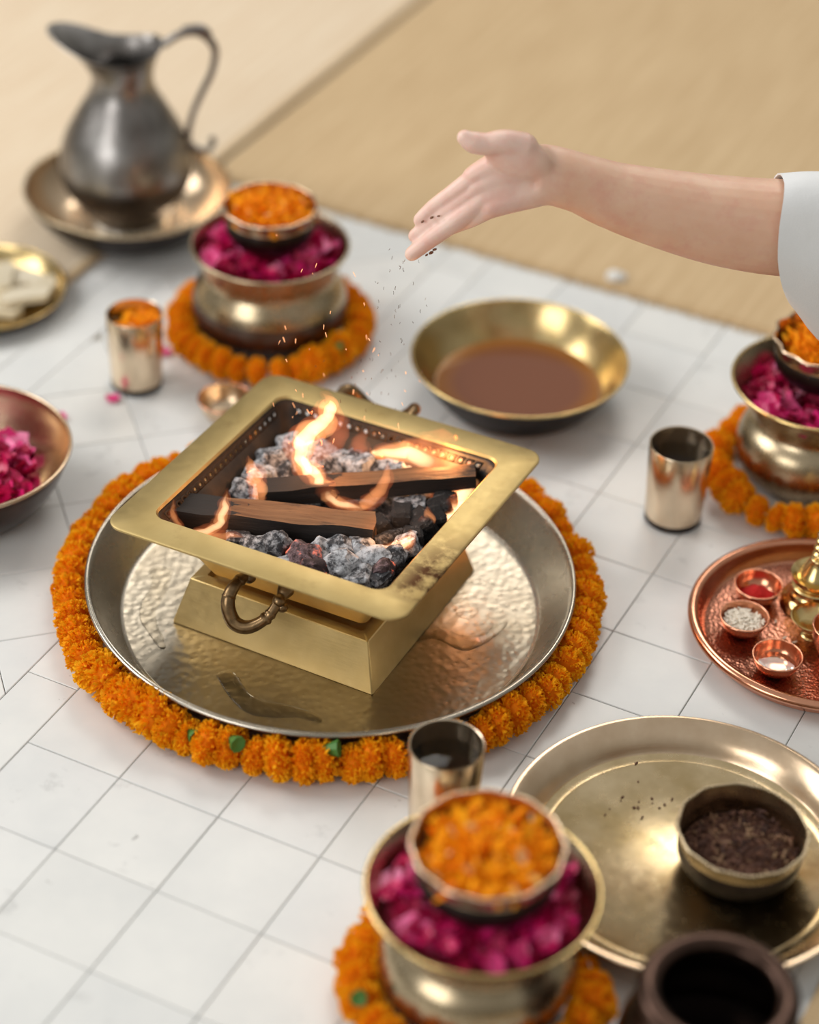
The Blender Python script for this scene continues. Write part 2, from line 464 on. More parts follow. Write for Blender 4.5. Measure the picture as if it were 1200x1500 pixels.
def tile_mesh(poly):
    """poly in metres about its own centre: a slab with eased edges and an inset joint"""
    n = len(poly)
    area2 = sum(poly[k][0] * poly[(k + 1) % n][1] - poly[(k + 1) % n][0] * poly[k][1] for k in range(n))
    if area2 < 0: poly = poly[::-1]
    def inset(d):
        r = []
        for k in range(n):
            a, b, c = Vector(poly[k - 1]), Vector(poly[k]), Vector(poly[(k + 1) % n])
            e1 = (b - a).normalized(); e2 = (c - b).normalized()
            n1 = Vector((-e1.y, e1.x)); n2 = Vector((-e2.y, e2.x))
            h = (n1 + n2) / max(1 + n1.dot(n2), 0.2)
            r.append(b + h * d)
        return r
    V = [(*p, -0.004) for p in inset(0.0004)] + [(*p, -0.0006) for p in inset(0.0004)] + [(*p, 0) for p in inset(0.0011)]
    F_ = [tuple(range(2 * n, 3 * n))]
    for r in (0, 1):
        for k in range(n): F_.append((r * n + k, r * n + (k + 1) % n, (r + 1) * n + (k + 1) % n, (r + 1) * n + k))
    return mk('marble_tile', V, F_, M['marble'], False)

def seen(p, pad=0.20):
    y = p.y
    if not (1.02 < y < 2.66): return False
    w = 0.30 + (y - 1.2) * 0.19
    return -w - pad < p.x < w + pad + 0.02

FULL = tile_mesh([(-T / 2, -T / 2), (T / 2, -T / 2), (T / 2, T / 2), (-T / 2, T / 2)])
rnd = random.Random(3)
def put_tile(me, p, rz):
    o = link('marble_tile', me, floor, (p.x, p.y, rnd.uniform(-0.0003, 0.0)), (rnd.uniform(-.002, .002), rnd.uniform(-.002, .002), rz))
    return o
ROT = math.atan2(ax.y, ax.x)
SEAM, BORD, FAR = -0.96, -1.50, -4.10
EDGE = tile_mesh([(-0.048, -T / 2), (0.048, -T / 2), (0.048, T / 2), (-0.048, T / 2)])
STRIP = tile_mesh([(-0.027, -0.14), (0.027, -0.14), (0.027, 0.14), (-0.027, 0.14)])
for j in range(-10, 7):
    for i in range(0, 9):
        p = grid(i + 0.5, j + 0.5)
        if seen(p): put_tile(FULL, p, ROT)
    p = grid(-0.48, j + 0.5)
    if seen(p): put_tile(EDGE, p, ROT)
for k in range(-6, 4):
    for mid in ((SEAM + BORD) / 2, FAR - 0.27):
        p = grid(mid, k * 2.8 + 0.6)
        if seen(p): put_tile(STRIP, p, ROT)
for j in range(-10, 4):                                   # beyond the second border the square courses go on
    for i in range(-9, -4):
        p = grid(i - 0.14, j + 0.5)
        if seen(p) and i - 0.14 < FAR - 1.0: put_tile(FULL, p, ROT)
D = math.radians(18.4); da = Vector((math.cos(D), math.sin(D), 0)); db = Vector((-math.sin(D), math.cos(D), 0))
for u in range(-8, 12):
    for v in range(10, 32):
        corners = []
        for du, dv in ((0, 0), (1, 0), (1, 1), (0, 1)):
            w = da * (0.0645 + 0.1 * (u + du)) + db * (0.037 + 0.0985 * (v + dv) - 0.1)
            r = w - ORG
            corners.append((r.dot(ax) / T, r.dot(bx) / T))
        poly = clip(corners, 0, BORD, False)
        if len(poly) > 2: poly = clip(poly, 0, FAR, True)
        if len(poly) < 3: continue
        cx = sum(q[0] for q in poly) / len(poly); cy = sum(q[1] for q in poly) / len(poly)
        p = grid(cx, cy)
        if not seen(p): continue
        loc = [((q[0] - cx) * T, (q[1] - cy) * T) for q in poly]
        ar = abs(sum(loc[k][0] * loc[(k + 1) % len(loc)][1] - loc[(k + 1) % len(loc)][0] * loc[k][1] for k in range(len(loc)))) / 2
        if ar < 2e-4: continue
        flip = [(x, -y) for x, y in loc]                     # (ax, bx) is a left-handed frame
        put_tile(tile_mesh(flip), p, ROT)

# ------------------------------------------------------------------ reed mats
def reed_mat(name, i0, i1, j0, j1, z0, th, mat, label, fringe_side):
    c = grid((i0 + i1) / 2, (j0 + j1) / 2)
    o = thing(name, (c.x, c.y, z0), label, 'mat', ROT)
    w, d = abs(i1 - i0) * T, abs(j1 - j0) * T
    V, F_ = box((0, 0, th / 2), (w, d, th), 0.0012)
    link('woven_sheet', mk('woven_sheet', V, F_, mat), o)
    # bound edge with loose reed ends
    parts = []
    r = random.Random(len(name))
    if fringe_side == 'y':
        y0 = -d / 2
        for k in range(260):
            x = -w / 2 + w * (k + r.random()) / 260; l = r.uniform(0.002, 0.008)
            parts.append(box((x, y0 - l / 2, th * r.uniform(0.3, 0.8)), (0.0022, l + 0.003, 0.0012)))
        V, F_ = join(*parts); f = link('reed_end', mk('reed_end', V, F_, mat), o); tag(f, kind='stuff')
        V, F_ = box((0, y0 + 0.012, th + 0.0006), (w, 0.010, 0.0016), 0.0006); link('binding', mk('binding', V, F_, M['mat_tan']), o)
    else:
        V, F_ = box((w / 2 - 0.006, 0, th + 0.0006), (0.010, d, 0.0016), 0.0006); link('binding', mk('binding', V, F_, M['mat_tan']), o)
    return o
# +y of the mat's own frame is -b of the floor grid
reed_mat('reed_mat', -4.9, 9.0, -9.75, -30.0, 0.0005, 0.003, M['mat_tan'], 'tan woven reed mat lying behind the ghee dish under the outstretched arm', 'y')
reed_mat('reed_mat', -22.0, -4.95, -6.35, -31.0, 0.0009, 0.0045, M['mat_pale'], 'paler cream woven reed mat lying under the pewter jug', 'x')

reed_mat('reed_mat', 6.2, 12.0, 8.0, -0.8, 0.0005, 0.003, M['mat_tan'], 'strip of brown reed mat peeping in beyond the dark water pot and salver', 'x')
V, F_ = ico(3)
tuft = link('cotton_tuft', mk('cotton_tuft', [v * (0.009 * (1 + 0.5 * noise.noise(v * 2.5))) for v in V], F_, plain('cotton_fluff', (0.82, 0.82, 0.80), 0.95)), None, (0.230, 2.376, 0.0085), (0, 0, 0), (1.2, 0.8, 0.8))
tag(tuft, 'small white cotton tuft lying at the front edge of the tan mat', 'tuft')

# ------------------------------------------------------------------ vessels
def vessel(outer, th=0.0016, n=5, smooth=True):
    """outer profile from the bottom centre to the lip -> closed wall; returns the ring list"""
    P = smooth_prof(outer, n) if smooth else outer
    inner = []
    for k in range(len(P) - 1, -1, -1):
        a = P[max(k - 1, 0)]; b = P[min(k + 1, len(P) - 1)]
        t = Vector((b[0] - a[0], b[1] - a[1])); t = t.normalized() if t.length > 0 else Vector((1, 0))
        inner.append((max(P[k][0] - t.y * th, 0) if P[k][0] > 1e-6 else 0, P[k][1] + t.x * th))
    return P, inner

def solid(name, outer, mats, parent, th=0.0016, split=None, seg=80, mod=None, n=5):
    P, I = vessel(outer, th, n)
    prof = P + I
    V, F_ = lathe(prof, seg, mod)
    me = mk(name, V, F_, mats[0], True, 50)
    o = link(name, me, parent)
    if split is not None and len(mats) > 1:
        me.materials.append(mats[1])
        np_ = len(P)
        for p in me.polygons:
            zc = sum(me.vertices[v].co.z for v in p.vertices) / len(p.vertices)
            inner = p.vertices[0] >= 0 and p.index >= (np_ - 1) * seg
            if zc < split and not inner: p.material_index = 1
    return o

def torus_part(name, R, r, z, mat, parent, seg=80, sub=10, flat=1.0):
    prof = [(R + r * math.cos(a), z + r * flat * math.sin(a)) for a in [2 * PI * k / sub for k in range(sub + 1)]]
    V, F_ = lathe(prof, seg); return link(name, mk(name, V, F_, mat, True, 60), parent)

def lathe_part(name, prof, mat, parent, n=5, seg=72, smooth=True, mod=None):
    V, F_ = lathe(smooth_prof(prof, n) if smooth else prof, seg, mod); return link(name, mk(name, V, F_, mat, True, 45), parent)

# tumblers -------------------------------------------------------------
def tumbler(x, y, h, rt, rb, label, liquid_z, liquid):
    t = thing('bronze_tumbler', (x, y, 0.0003), label, 'cup', 0.4 * x, 'bronze tumblers around the brazier')
    P = [(0, 0.002), (rb * 0.96, 0.002), (rb, 0.005), (rb + (rt - rb) * 0.5, h * 0.5), (rt, h)]
    I = [(rt - 0.0005, h + 0.0006), (rt - 0.0016, h), (rb + (rt - rb) * 0.5 - 0.0016, h * 0.5), (rb - 0.0025, 0.007), (0, 0.007)]
    V, F_ = lathe(P + I, 72); link('body', mk('body', V, F_, M['bronze_pale'], True, 50), t)
    V, F_ = lathe([(0, 0), (rb * 0.93, 0), (rb * 1.0, 0.0015), (rb + 0.0004, 0.007), (rb, 0.0075), (0, 0.0075)], 72)
    link('base_ring', mk('base_ring', V, F_, M['dark_metal'], True, 40), t)
    if liquid:
        rl = rb + (rt - rb) * liquid_z / h - 0.0018
        V, F_ = lathe([(0, 0.0075), (rb - 0.003, 0.0075), (rl, liquid_z), (0, liquid_z)], 64)
        w = link('water', mk('water', V, F_, M['film'], True, 40), None, (x, y, 0.0003)); tag(w, liquid, 'water')
    return t

tumbler(0.2675, 1.9175, 0.091, 0.0322, 0.0288, 'bronze tumbler of water standing between the ghee dish and copper tray', 0.074, 'water filling the tumbler near the copper tray')
tumbler(-0.3022, 2.119, 0.089, 0.0304, 0.0276, 'bronze tumbler holding orange petals beside the jug dish', 0, None)
tumbler(0.0400, 1.4555, 0.095, 0.0323, 0.0292, 'bronze tumbler of water standing between the big garland and round salver', 0.076, 'water filling the tumbler in front of the garland')

# pots with flared rims -------------------------------------------------
PETAL_MESH = []
def petal_mesh(k):
    r = random.Random(50 + k)
    V, F_ = [], []
    nu, nv = 6, 5
    cup = r.uniform(0.25, 0.7); tw = r.uniform(-0.4, 0.4)
    for i in range(nu):
        u = i / (nu - 1)
        w = 0.30 + 0.75 * math.sin(PI * (0.12 + 0.80 * u)) ** 0.8
        for j in range(nv):
            s = j / (nv - 1) * 2 - 1
            x = (u - 0.5) * 1.15; y = s * w * 0.5
            z = cup * (s * s * 0.35 + (u - 0.4) ** 2 * 0.9) + tw * s * (u - 0.5) * 0.5 + 0.05 * math.sin(9 * s + 5 * u)
            V.append((x, y, z))
    for i in range(nu - 1):
        for j in range(nv - 1): F_.append((i * nv + j, (i + 1) * nv + j, (i + 1) * nv + j + 1, i * nv + j + 1))
    return mk('rose_petal', V, F_, M['rose'], True, 0)
for k in range(5): PETAL_MESH.append(petal_mesh(k))

def rose_heap(cx, cy, z, R, rise, n, size, label, base_label, group, r_in=0.0, seed=1):
    r = random.Random(seed)
    prof = [(0, z + rise - 0.006)] + [(R * k / 6, z + rise * (1 - (k / 6) ** 2) - 0.006) for k in range(1, 7)] + [(R * 0.85, z - 0.016), (0, z - 0.016)]
    V, F_ = lathe(prof, 40)
    V = [Vector(v) + Vector((0, 0, 0.003 * noise.noise(Vector(v) * 90))) for v in V]
    # the loose petals under the topmost ones, joined
    parts = [(V, F_)]
    src = PETAL_MESH[0]
    for k in range(160):
        a = r.random() * 2 * PI; q = R * 0.97 * math.sqrt(r.random()); me = PETAL_MESH[k % 5]
        mt = Matrix.Translation((q * math.cos(a), q * math.sin(a), z + rise * (1 - (q / R) ** 2) - 0.004)) @ Matrix.Rotation(r.random() * 6.28, 4, 'Z') @ Matrix.Rotation(r.uniform(-.6, .6), 4, 'X') @ Matrix.Rotation(r.uniform(-.6, .6), 4, 'Y') @ Matrix.Scale(size * r.uniform(.8, 1.1), 4)
        parts.append(([mt @ v.co for v in me.vertices], [tuple(p.vertices) for p in me.polygons]))
    V, F_ = join(*parts)
    b = link('rose_petal_bed', mk('rose_petal_bed', V, F_, M['rose_dark'], True, 0), None, (cx, cy, 0)); tag(b, base_label, 'petals', None, 'stuff')
    for k in range(n):
        a = 2.399963 * k + r.random() * 0.6; q = R * 0.95 * math.sqrt(r_in ** 2 + (1 - r_in ** 2) * (k + 0.5) / n)
        o = link('rose_petal', PETAL_MESH[r.randrange(5)], None, (cx + q * math.cos(a), cy + q * math.sin(a), z + rise * (1 - (q / R) ** 2) + r.uniform(-0.002, 0.003)), (r.uniform(-.55, .55), r.uniform(-.55, .55), r.random() * 6.28), size * r.uniform(0.8, 1.25))
        tag(o, label, 'petal', group)

def loose_petals(name, cx, cy, z, R, rise, n, size, label, seed=1):
    """marigold florets heaped in a bowl: nobody could count them"""
    r = random.Random(seed); parts = []
    prof = [(0, z + rise - 0.003)] + [(R * k / 6, z + rise * (1 - (k / 6) ** 2) - 0.003) for k in range(1, 7)] + [(R * 0.8, z - 0.012), (0, z - 0.012)]
    parts.append(lathe(prof, 32))
    for k in range(n):
        a = r.random() * 6.283; q = R * math.sqrt(r.random()); l = size * r.uniform(.7, 1.3); w = l * r.uniform(.3, .5)
        mt = Matrix.Translation((q * math.cos(a), q * math.sin(a), z + rise * (1 - (q / R) ** 2) + 0.004 * noise.noise(Vector((q * math.cos(a), q * math.sin(a), seed)) * 60))) @ Matrix.Rotation(r.random() * 6.28, 4, 'Z') @ Matrix.Rotation(r.uniform(-1.1, .3), 4, 'Y') @ Matrix.Rotation(r.uniform(-.8, .8), 4, 'X')
        pts = [(0, -w * .25, 0), (0, w * .25, 0), (l * .5, -w * .5, l * .12), (l * .5, w * .5, l * .12), (l * .5, 0, 0), (l, -w * .3, l * .05), (l, w * .3, l * .08), (l * 1.08, 0, l * .02)]
        parts.append(([mt @ Vector(p) for p in pts], [(0, 4, 2), (0, 1, 4), (1, 3, 4), (2, 4, 7, 5), (4, 3, 6, 7)]))
    V, F_ = join(*parts)
    o = link(name, mk(name, V, F_, M['marigold_loose'], True, 0), None, (cx, cy, 0)); tag(o, label, 'petals', None, 'stuff')

def pot(x, y, h, kind, label, group='brass pots ringed with marigold garlands'):
    t = thing('brass_pot', (x, y, 0.0003), label, 'pot', 0, group)
    if kind == 'wide':      # squat pot, blackened lower half
        P = [(0, 0), (0.045, 0.001), (0.070, 0.010), (0.083, 0.027), (0.0865, 0.044), (0.083, 0.062), (0.076, 0.076), (0.0735, 0.083), (0.0775, 0.094), (0.0845, h - 0.004), (0.0868, h)]
        solid('body', P, (M['brass_old'], M['dark_base']), t, 0.0018, split=0.056)
        torus_part('rim', 0.0862, 0.0019, h, M['brass_old'], t)
    else:                   # rounder pot with a broad dish-like lip
        P = [(0, 0), (0.045, 0.001), (0.064, 0.010), (0.0755, 0.028), (0.0775, 0.044), (0.073, 0.060), (0.064, 0.072), (0.0635, 0.079), (0.071, 0.092), (0.083, h - 0.010), (0.0905, h)]
        solid('body', P, (M['brass_old'],), t, 0.0018)
        torus_part('rim', 0.0902, 0.0018, h, M['brass'], t)
    return t

def petal_bowl(x, y, z, r, h, label, name='bronze_bowl', group='bronze bowls of marigold petals', scallop=0.012, mats=None, rz=0.0):
    t = thing(name, (x, y, z), label, 'bowl', rz, group)
    mats = mats or (M['bronze'], M['dark_metal'])
    P = [(0, 0), (r * 0.52, 0.0008), (r * 0.80, h * 0.16), (r * 0.94, h * 0.40), (r * 0.965, h * 0.62), (r * 0.95, h * 0.74), (r, h)]
    def mod(rr, zz, a, k):
        f = max(0, (zz - h * 0.72) / (h * 0.28))
        return rr * (1 + scallop * f * math.cos(12 * a)), zz
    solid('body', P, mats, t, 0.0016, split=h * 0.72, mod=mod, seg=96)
    V, F_ = lathe([((r + 0.0014 * math.cos(a)), h + 0.0014 * math.sin(a)) for a in [2 * PI * k / 8 for k in range(9)]], 96, lambda rr, zz, a, k: (rr * (1 + scallop * math.cos(12 * a)), zz))
    link('rim', mk('rim', V, F_, mats[0], True, 60), t)
    return t

# back set
BP = (-0.166, 2.232); FP = (0.069, 1.268); RP = (0.4125, 2.002)
pot(*BP, 0.116, 'wide', 'squat brass pot with blackened belly set before the pewter jug')
rose_heap(*BP, 0.105, 0.071, 0.004, 62, 0.021, 'crimson rose petal strewn in the squat blackened pot behind the brazier', 'bed of crimson rose petals filling the squat blackened pot', 'rose petals in the squat pot', 0.58, 11)
petal_bowl(*BP, 0.1170, 0.0508, 0.047, 'bronze bowl of marigold petals on the squat blackened pot')
loose_petals('marigold_petals', *BP, 0.1545, 0.046, 0.011, 420, 0.010, 'loose orange marigold petals heaped in the bowl on the blackened pot', 21)
pot(*FP, 0.121, 'round', 'brass pot with broad lip standing in front of the tumbler near the big garland')
rose_heap(*FP, 0.110, 0.0745, 0.004, 92, 0.017, 'magenta rose petal strewn in the broad lip of the pot before the salver', 'bed of crimson rose petals filling the pot before the salver', 'rose petals in the pot before the salver', 0.5, 12)
petal_bowl(FP[0] + 0.001, FP[1] - 0.004, 0.1210, 0.0580, 0.050, 'bronze bowl of marigold petals on the pot before the round salver')
loose_petals('marigold_petals', FP[0] + 0.001, FP[1] - 0.004, 0.1600, 0.0480, 0.013, 460, 0.012, 'loose orange marigold petals heaped in the bowl before the round salver', 22)
pot(*RP, 0.118, 'round', 'brass pot with broad lip standing behind the copper tray below the sleeve')
rose_heap(*RP, 0.101, 0.068, 0.004, 48, 0.022, 'crimson rose petal lying in the pot behind the copper tray', 'bed of dark crimson rose petals filling the pot behind the copper tray', 'rose petals in the pot behind the copper tray', 0.55, 13)
petal_bowl(RP[0] + 0.004, RP[1] + 0.012, 0.1140, 0.0560, 0.048, 'bronze bowl with scalloped rim full of marigold petals under the sleeve', scallop=0.03)
loose_petals('marigold_petals', RP[0] + 0.008, RP[1] + 0.010, 0.1475, 0.046, 0.018, 480, 0.011, 'loose orange marigold petals heaped in the scalloped bowl under the sleeve', 23)
loose_petals('marigold_petals', -0.2965, 2.116, 0.077, 0.0245, 0.008, 160, 0.008, 'loose orange marigold petals filling the tumbler beside the jug dish', 24)

# ------------------------------------------------------------------ marigold garlands
def marigold_mesh(k):
    r = random.Random(90 + k)
    V, F_, tip = [], [], []
    sv, sf = ico(2)
    R0 = 0.0155
    for v in sv: V.append(Vector((v.x * R0 * 0.62, v.y * R0, v.z * R0))); tip.append(0.0)
    F_ += sf
    n = 230
    for i in range(n):
        zz = 1 - 2 * (i + 0.5) / n; a = 2.399963 * i; q = math.sqrt(1 - zz * zz)
        d = Vector((zz, q * math.cos(a), q * math.sin(a))); d = (d + Vector((r.gauss(0, .09), r.gauss(0, .09), r.gauss(0, .09)))).normalized()
        base = Vector((d.x * R0 * 0.58, d.y * R0 * 0.93, d.z * R0 * 0.93))
        out = Vector((d.x * 0.75, d.y, d.z)).normalized()
        t1 = out.orthogonal().normalized(); t1 = Matrix.Rotation(r.random() * 6.28, 3, out) @ t1; t2 = out.cross(t1)
        L = r.uniform(0.0045, 0.0072); W = r.uniform(0.0034, 0.0052); bend = r.uniform(-.5, .9)
        o = len(V)
        m_ = 5
        for row, (u, w, tp) in enumerate(((0, .35, 0.1), (.6, .8, .6), (1, 1, 1))):
            for c_ in range(m_):
                s = c_ / (m_ - 1) * 2 - 1
                wav = 0.0011 * u * math.sin(s * 5 + i)
                V.append(base + out * (L * u * (1 - 0.18 * abs(math.sin(3 * s + i)) * u)) + t1 * (W * .5 * w * s) + t2 * (wav + bend * L * .45 * u * u + 0.0014 * s * s * u))
                tip.append(tp)
        for row in range(2):
            for c_ in range(m_ - 1):
                F_.append((o + row * m_ + c_, o + row * m_ + c_ + 1, o + (row + 1) * m_ + c_ + 1, o + (row + 1) * m_ + c_))
    me = mk('marigold', V, F_, M['marigold'], True, 0)
    at = me.attributes.new('tip', 'FLOAT', 'POINT'); at.data.foreach_set('value', tip)
    return me
MG = [marigold_mesh(k) for k in range(5)]
sv, sf = lathe(smooth_prof([(0, -0.009), (0.003, -0.009), (0.0045, -0.004), (0.006, 0.001), (0.0068, 0.004), (0.004, 0.003), (0, 0.002)], 3), 8)
SEPAL = mk('sepal', sv, sf, M['sepal'])

def garland(cx, cy, R, n, size, label, group, seed, loose=(), sep=(), crush=None):
    r = random.Random(seed)
    t = thing('marigold_garland', (cx, cy, 0.0), label, 'garland', 0, group)
    torus_part('string', R, 0.0009, 0.018 * size, M['string'], t, 90, 6)
    for k in range(n):
        a = 2 * PI * (k + r.uniform(-.18, .18)) / n
        s = size * r.uniform(0.84, 1.10)
        rr = R + r.uniform(-.002, .002)
        tilt = r.uniform(-.3, .3)
        # own x axis of a flower runs along the string
        rz = a + PI / 2 + tilt
        if k in loose: rz = a + r.uniform(-.3, .3); s = size * 1.16
        if crush and abs((a - crush[0] + PI) % (2 * PI) - PI) < crush[1]: s = crush[2] * r.uniform(.95, 1.03)   # pressed down under the salver's lip
        zc = 0.0203 * s
        o = link('marigold', MG[r.randrange(5)], t, (rr * math.cos(a), rr * math.sin(a), zc), (r.uniform(-.15, .15), r.uniform(-.25, .25), rz), (s * (1.22 if k in loose else r.uniform(.84, 1.02)), s, s))
        o.rotation_mode = 'XYZ'
        if k in sep:
            link('sepal', SEPAL, o, (0.010, -0.004, 0.012), (0.4, 1.4, 0), 1.1)
    return t
# flower 0 sits at +x of the ring; k grows counter-clockwise
garland(-0.0745, 1.7530, 0.2440, 74, 1.05, 'long orange marigold garland laid around the big steel tray', 'marigold garlands', 1, loose=(47, 48, 45), sep=(50, 52, 56))
garland(BP[0] + 0.001, BP[1] - 0.004, 0.1010, 31, 0.93, 'short marigold garland laid around the squat blackened pot', 'marigold garlands', 2, loose=(26, 28), sep=(27, 25))
garland(RP[0] - 0.002, RP[1] - 0.012, 0.0960, 28, 0.95, 'short marigold garland laid around the pot behind the copper tray', 'marigold garlands', 3)
garland(FP[0], FP[1], 0.0930, 27, 1.0, 'short marigold garland laid around the pot before the salver', 'marigold garlands', 4, sep=(15,), crush=(0.73, 0.68, 0.52))

# ------------------------------------------------------------------ big tray and brazier
tray = thing('steel_tray', (-0.0715, 1.7470, 0.0003), 'large round hammered steel tray under the brass brazier', 'tray')
solid('wall', [(0.190, 0.0), (0.199, 0.0015), (0.2055, 0.008), (0.2265, 0.041), (0.2295, 0.0435)], (M['tray_wall'],), tray, 0.0016, seg=128)
V, F_ = lathe([(0, 0.0), (0.1915, 0.0), (0.1985, 0.0012), (0.197, 0.0030), (0.1905, 0.0022), (0, 0.0022)], 128); link('base', mk('base', V, F_, M['tray_floor'], True, 50), tray)
torus_part('rolled_rim', 0.2303, 0.0024, 0.0435, M['tray_wall'], tray, 128)

def puddle(pts, z, label, width=None):
    """a thin spill with a rounded edge; pts is its outline in world x, y"""
    Q = catmull([Vector((*p, 0)) for p in pts + [pts[0]]], 8)[:-1]
    if sum(Q[k].x * Q[(k + 1) % len(Q)].y - Q[(k + 1) % len(Q)].x * Q[k].y for k in range(len(Q))) < 0: Q = Q[::-1]
    c = sum(Q, Vector()) / len(Q); n = len(Q)
    V, F_ = [], []
    for f, h in ((1.0, 0.0), (0.985, 0.0005), (0.94, 0.0008), (0.85, 0.0008)):
        for q in Q:
            d = (q - c); V.append(c + d * f if width is None else q); V[-1] = Vector((V[-1].x - c.x, V[-1].y - c.y, h))
    for r_ in range(3):
        for k in range(n): F_.append((r_ * n + k, r_ * n + (k + 1) % n, (r_ + 1) * n + (k + 1) % n, (r_ + 1) * n + k))
    F_.append(tuple(range(3 * n, 4 * n)))
    o = link('spilled_oil', mk('spilled_oil', V, F_, M['film'], True, 0), None, (c.x, c.y, z)); tag(o, label, 'spill')
ZT = 0.0026
puddle([(-0.2500, 1.7910), (-0.2420, 1.7960), (-0.2290, 1.7910), (-0.2290, 1.7660), (-0.2340, 1.7410), (-0.2370, 1.7240), (-0.2320, 1.7010), (-0.2220, 1.6760), (-0.2280, 1.6740), (-0.2410, 1.6960), (-0.2510, 1.7160), (-0.2520, 1.7410), (-0.2460, 1.7660)], ZT, 'long clear oil spill beside the brazier base on the steel tray')
puddle([(-0.172, 1.640), (-0.158, 1.612), (-0.140, 1.590), (-0.115, 1.584), (-0.090, 1.586), (-0.072, 1.580), (-0.075, 1.590), (-0.100, 1.600), (-0.125, 1.606), (-0.142, 1.618), (-0.158, 1.645)], ZT, 'curling thin oil spill along the tray in front of the brazier')
puddle([(0.010, 1.700), (0.030, 1.705), (0.055, 1.690), (0.075, 1.700), (0.092, 1.720), (0.098, 1.735), (0.086, 1.728), (0.070, 1.712), (0.055, 1.712), (0.035, 1.722), (0.015, 1.716)], ZT, 'wavy oil spill on the tray beside the tapered base')
puddle([(0.045, 1.760), (0.062, 1.765), (0.070, 1.750), (0.062, 1.738), (0.050, 1.742)], ZT, 'small round oil spill on the tray behind the tapered base')

KC = Vector((-0.0765, 1.7625, 0.0)); KY = -0.448
KZ = 0.0028
brazier = thing('brass_brazier', (KC.x, KC.y, KZ), 'square brass fire brazier with wide flat rim standing on the steel tray', 'brazier', KY)

def rsq(half, rad, z, n=5):
    out = []
    for k, (sx_, sy_) in enumerate(((1, 1), (-1, 1), (-1, -1), (1, -1))):
        a0 = k * PI / 2
        for i in range(n):
            a = a0 + PI / 2 * i / (n - 1)
            out.append(Vector((sx_ * (half - rad) + rad * math.cos(a), sy_ * (half - rad) + rad * math.sin(a), z)))
    return out
def loft(rings, cap0=False, cap1=False, close=False):
    n = len(rings[0]); V = [v for r_ in rings for v in r_]; F_ = []
    m_ = len(rings)
    for r_ in range(m_ if close else m_ - 1):
        s = (r_ + 1) % m_
        for k in range(n): F_.append((r_ * n + k, r_ * n + (k + 1) % n, s * n + (k + 1) % n, s * n + k))
    if cap0: F_.append(tuple(range(n))[::-1])
    if cap1: F_.append(tuple((m_ - 1) * n + k for k in range(n)))
    return V, F_
# base: frustum with a shelf on top
V, F_ = loft([rsq(0.1068, 0.002, 0.0), rsq(0.1072, 0.002, 0.001), rsq(0.0945, 0.002, 0.0485), rsq(0.0935, 0.002, 0.0493), rsq(0.083, 0.002, 0.0493), rsq(0.080, 0.002, 0.043)], True, True)
link('base', mk('base', V, F_, M['kund'], True, 30), brazier)
# rim: flat plate with a folded edge
ZR = 0.1262
V, F_ = loft([rsq(0.1185, 0.012, ZR - 0.001, 8), rsq(0.1205, 0.014, ZR + 0.0012, 8), rsq(0.1500, 0.0175, ZR + 0.0006, 8), rsq(0.1518, 0.0185, ZR - 0.0004, 8), rsq(0.1518, 0.0185, ZR - 0.0022, 8), rsq(0.1495, 0.0175, ZR - 0.0022, 8), rsq(0.1205, 0.014, ZR - 0.0016, 8)], close=True)
rim = link('rim', mk('rim', V, F_, M['kund_rim'], True, 35), brazier)
# bowl: inverted pyramid; the band of vent holes under the rim is cut through
def bowl_half(z): return 0.0815 + (0.1205 - 0.0815) * ((z - 0.052) / (ZR - 0.052))
def bowl_rad(z): return 0.007 + 0.007 * ((z - 0.052) / (ZR - 0.052))
zs = [ZR - 0.001, ZR - 0.006, ZR - 0.0135, 0.085, 0.065, 0.052]
V, F_ = [], []
rings = [rsq(bowl_half(z), bowl_rad(z), z, 5) for z in zs]
n = 20
V = [v for r_ in rings for v in r_]
for r_ in range(len(rings) - 1):
    for k in range(n):
        if r_ == 1 and k % 5 == 4: continue           # straight stretch between corners: holes go here
        F_.append((r_ * n + k, r_ * n + (k + 1) % n, (r_ + 1) * n + (k + 1) % n, (r_ + 1) * n + k))
F_.append(tuple(5 * n + k for k in range(n)))
for side in range(4):
    A, B = rings[1][side * 5 + 4], rings[1][(side * 5 + 5) % n]
    Cc, Dd = rings[2][side * 5 + 4], rings[2][(side * 5 + 5) % n]
    NH = 22
    for h in range(NH):
        q = []
        for f in (h / NH, (h + 1) / NH): q.append((A.lerp(B, f), Cc.lerp(Dd, f)))
        c = [q[0][0], q[1][0], q[1][1], q[0][1]]
        mid = sum(c, Vector()) / 4; eu = (c[1] - c[0]).normalized(); ev = (c[0] - c[3]).normalized(); rad = 0.0020
        mids = [(c[k] + c[(k + 1) % 4]) / 2 for k in range(4)]
        outer = [c[0], mids[0], c[1], mids[1], c[2], mids[2], c[3], mids[3]]
        o = len(V); V += outer
        for w in outer:
            d = w - mid; ang = math.atan2(d.dot(ev), d.dot(eu)); V.append(mid + eu * (rad * math.cos(ang)) + ev * (rad * math.sin(ang)))
        for k in range(8): F_.append((o + k, o + (k + 1) % 8, o + 8 + (k + 1) % 8, o + 8 + k))
me = mk('fire_bowl', V, F_, M['soot'], True, 30); me.materials.append(M['kund'])
fb = link('fire_bowl', me, brazier)
sm = fb.modifiers.new('wall', 'SOLIDIFY'); sm.thickness = 0.0012; sm.offset = 0; sm.material_offset = 1
# the rim and bowl sit a little askew in the base
TILT = Matrix.Translation((0.002, -0.001, ZR + 0.0035)) @ Matrix.Rotation(-0.032, 4, Vector((1, 1, 0)).normalized()) @ Matrix.Translation((0, 0, -ZR))
rim.matrix_local = TILT; fb.matrix_local = TILT
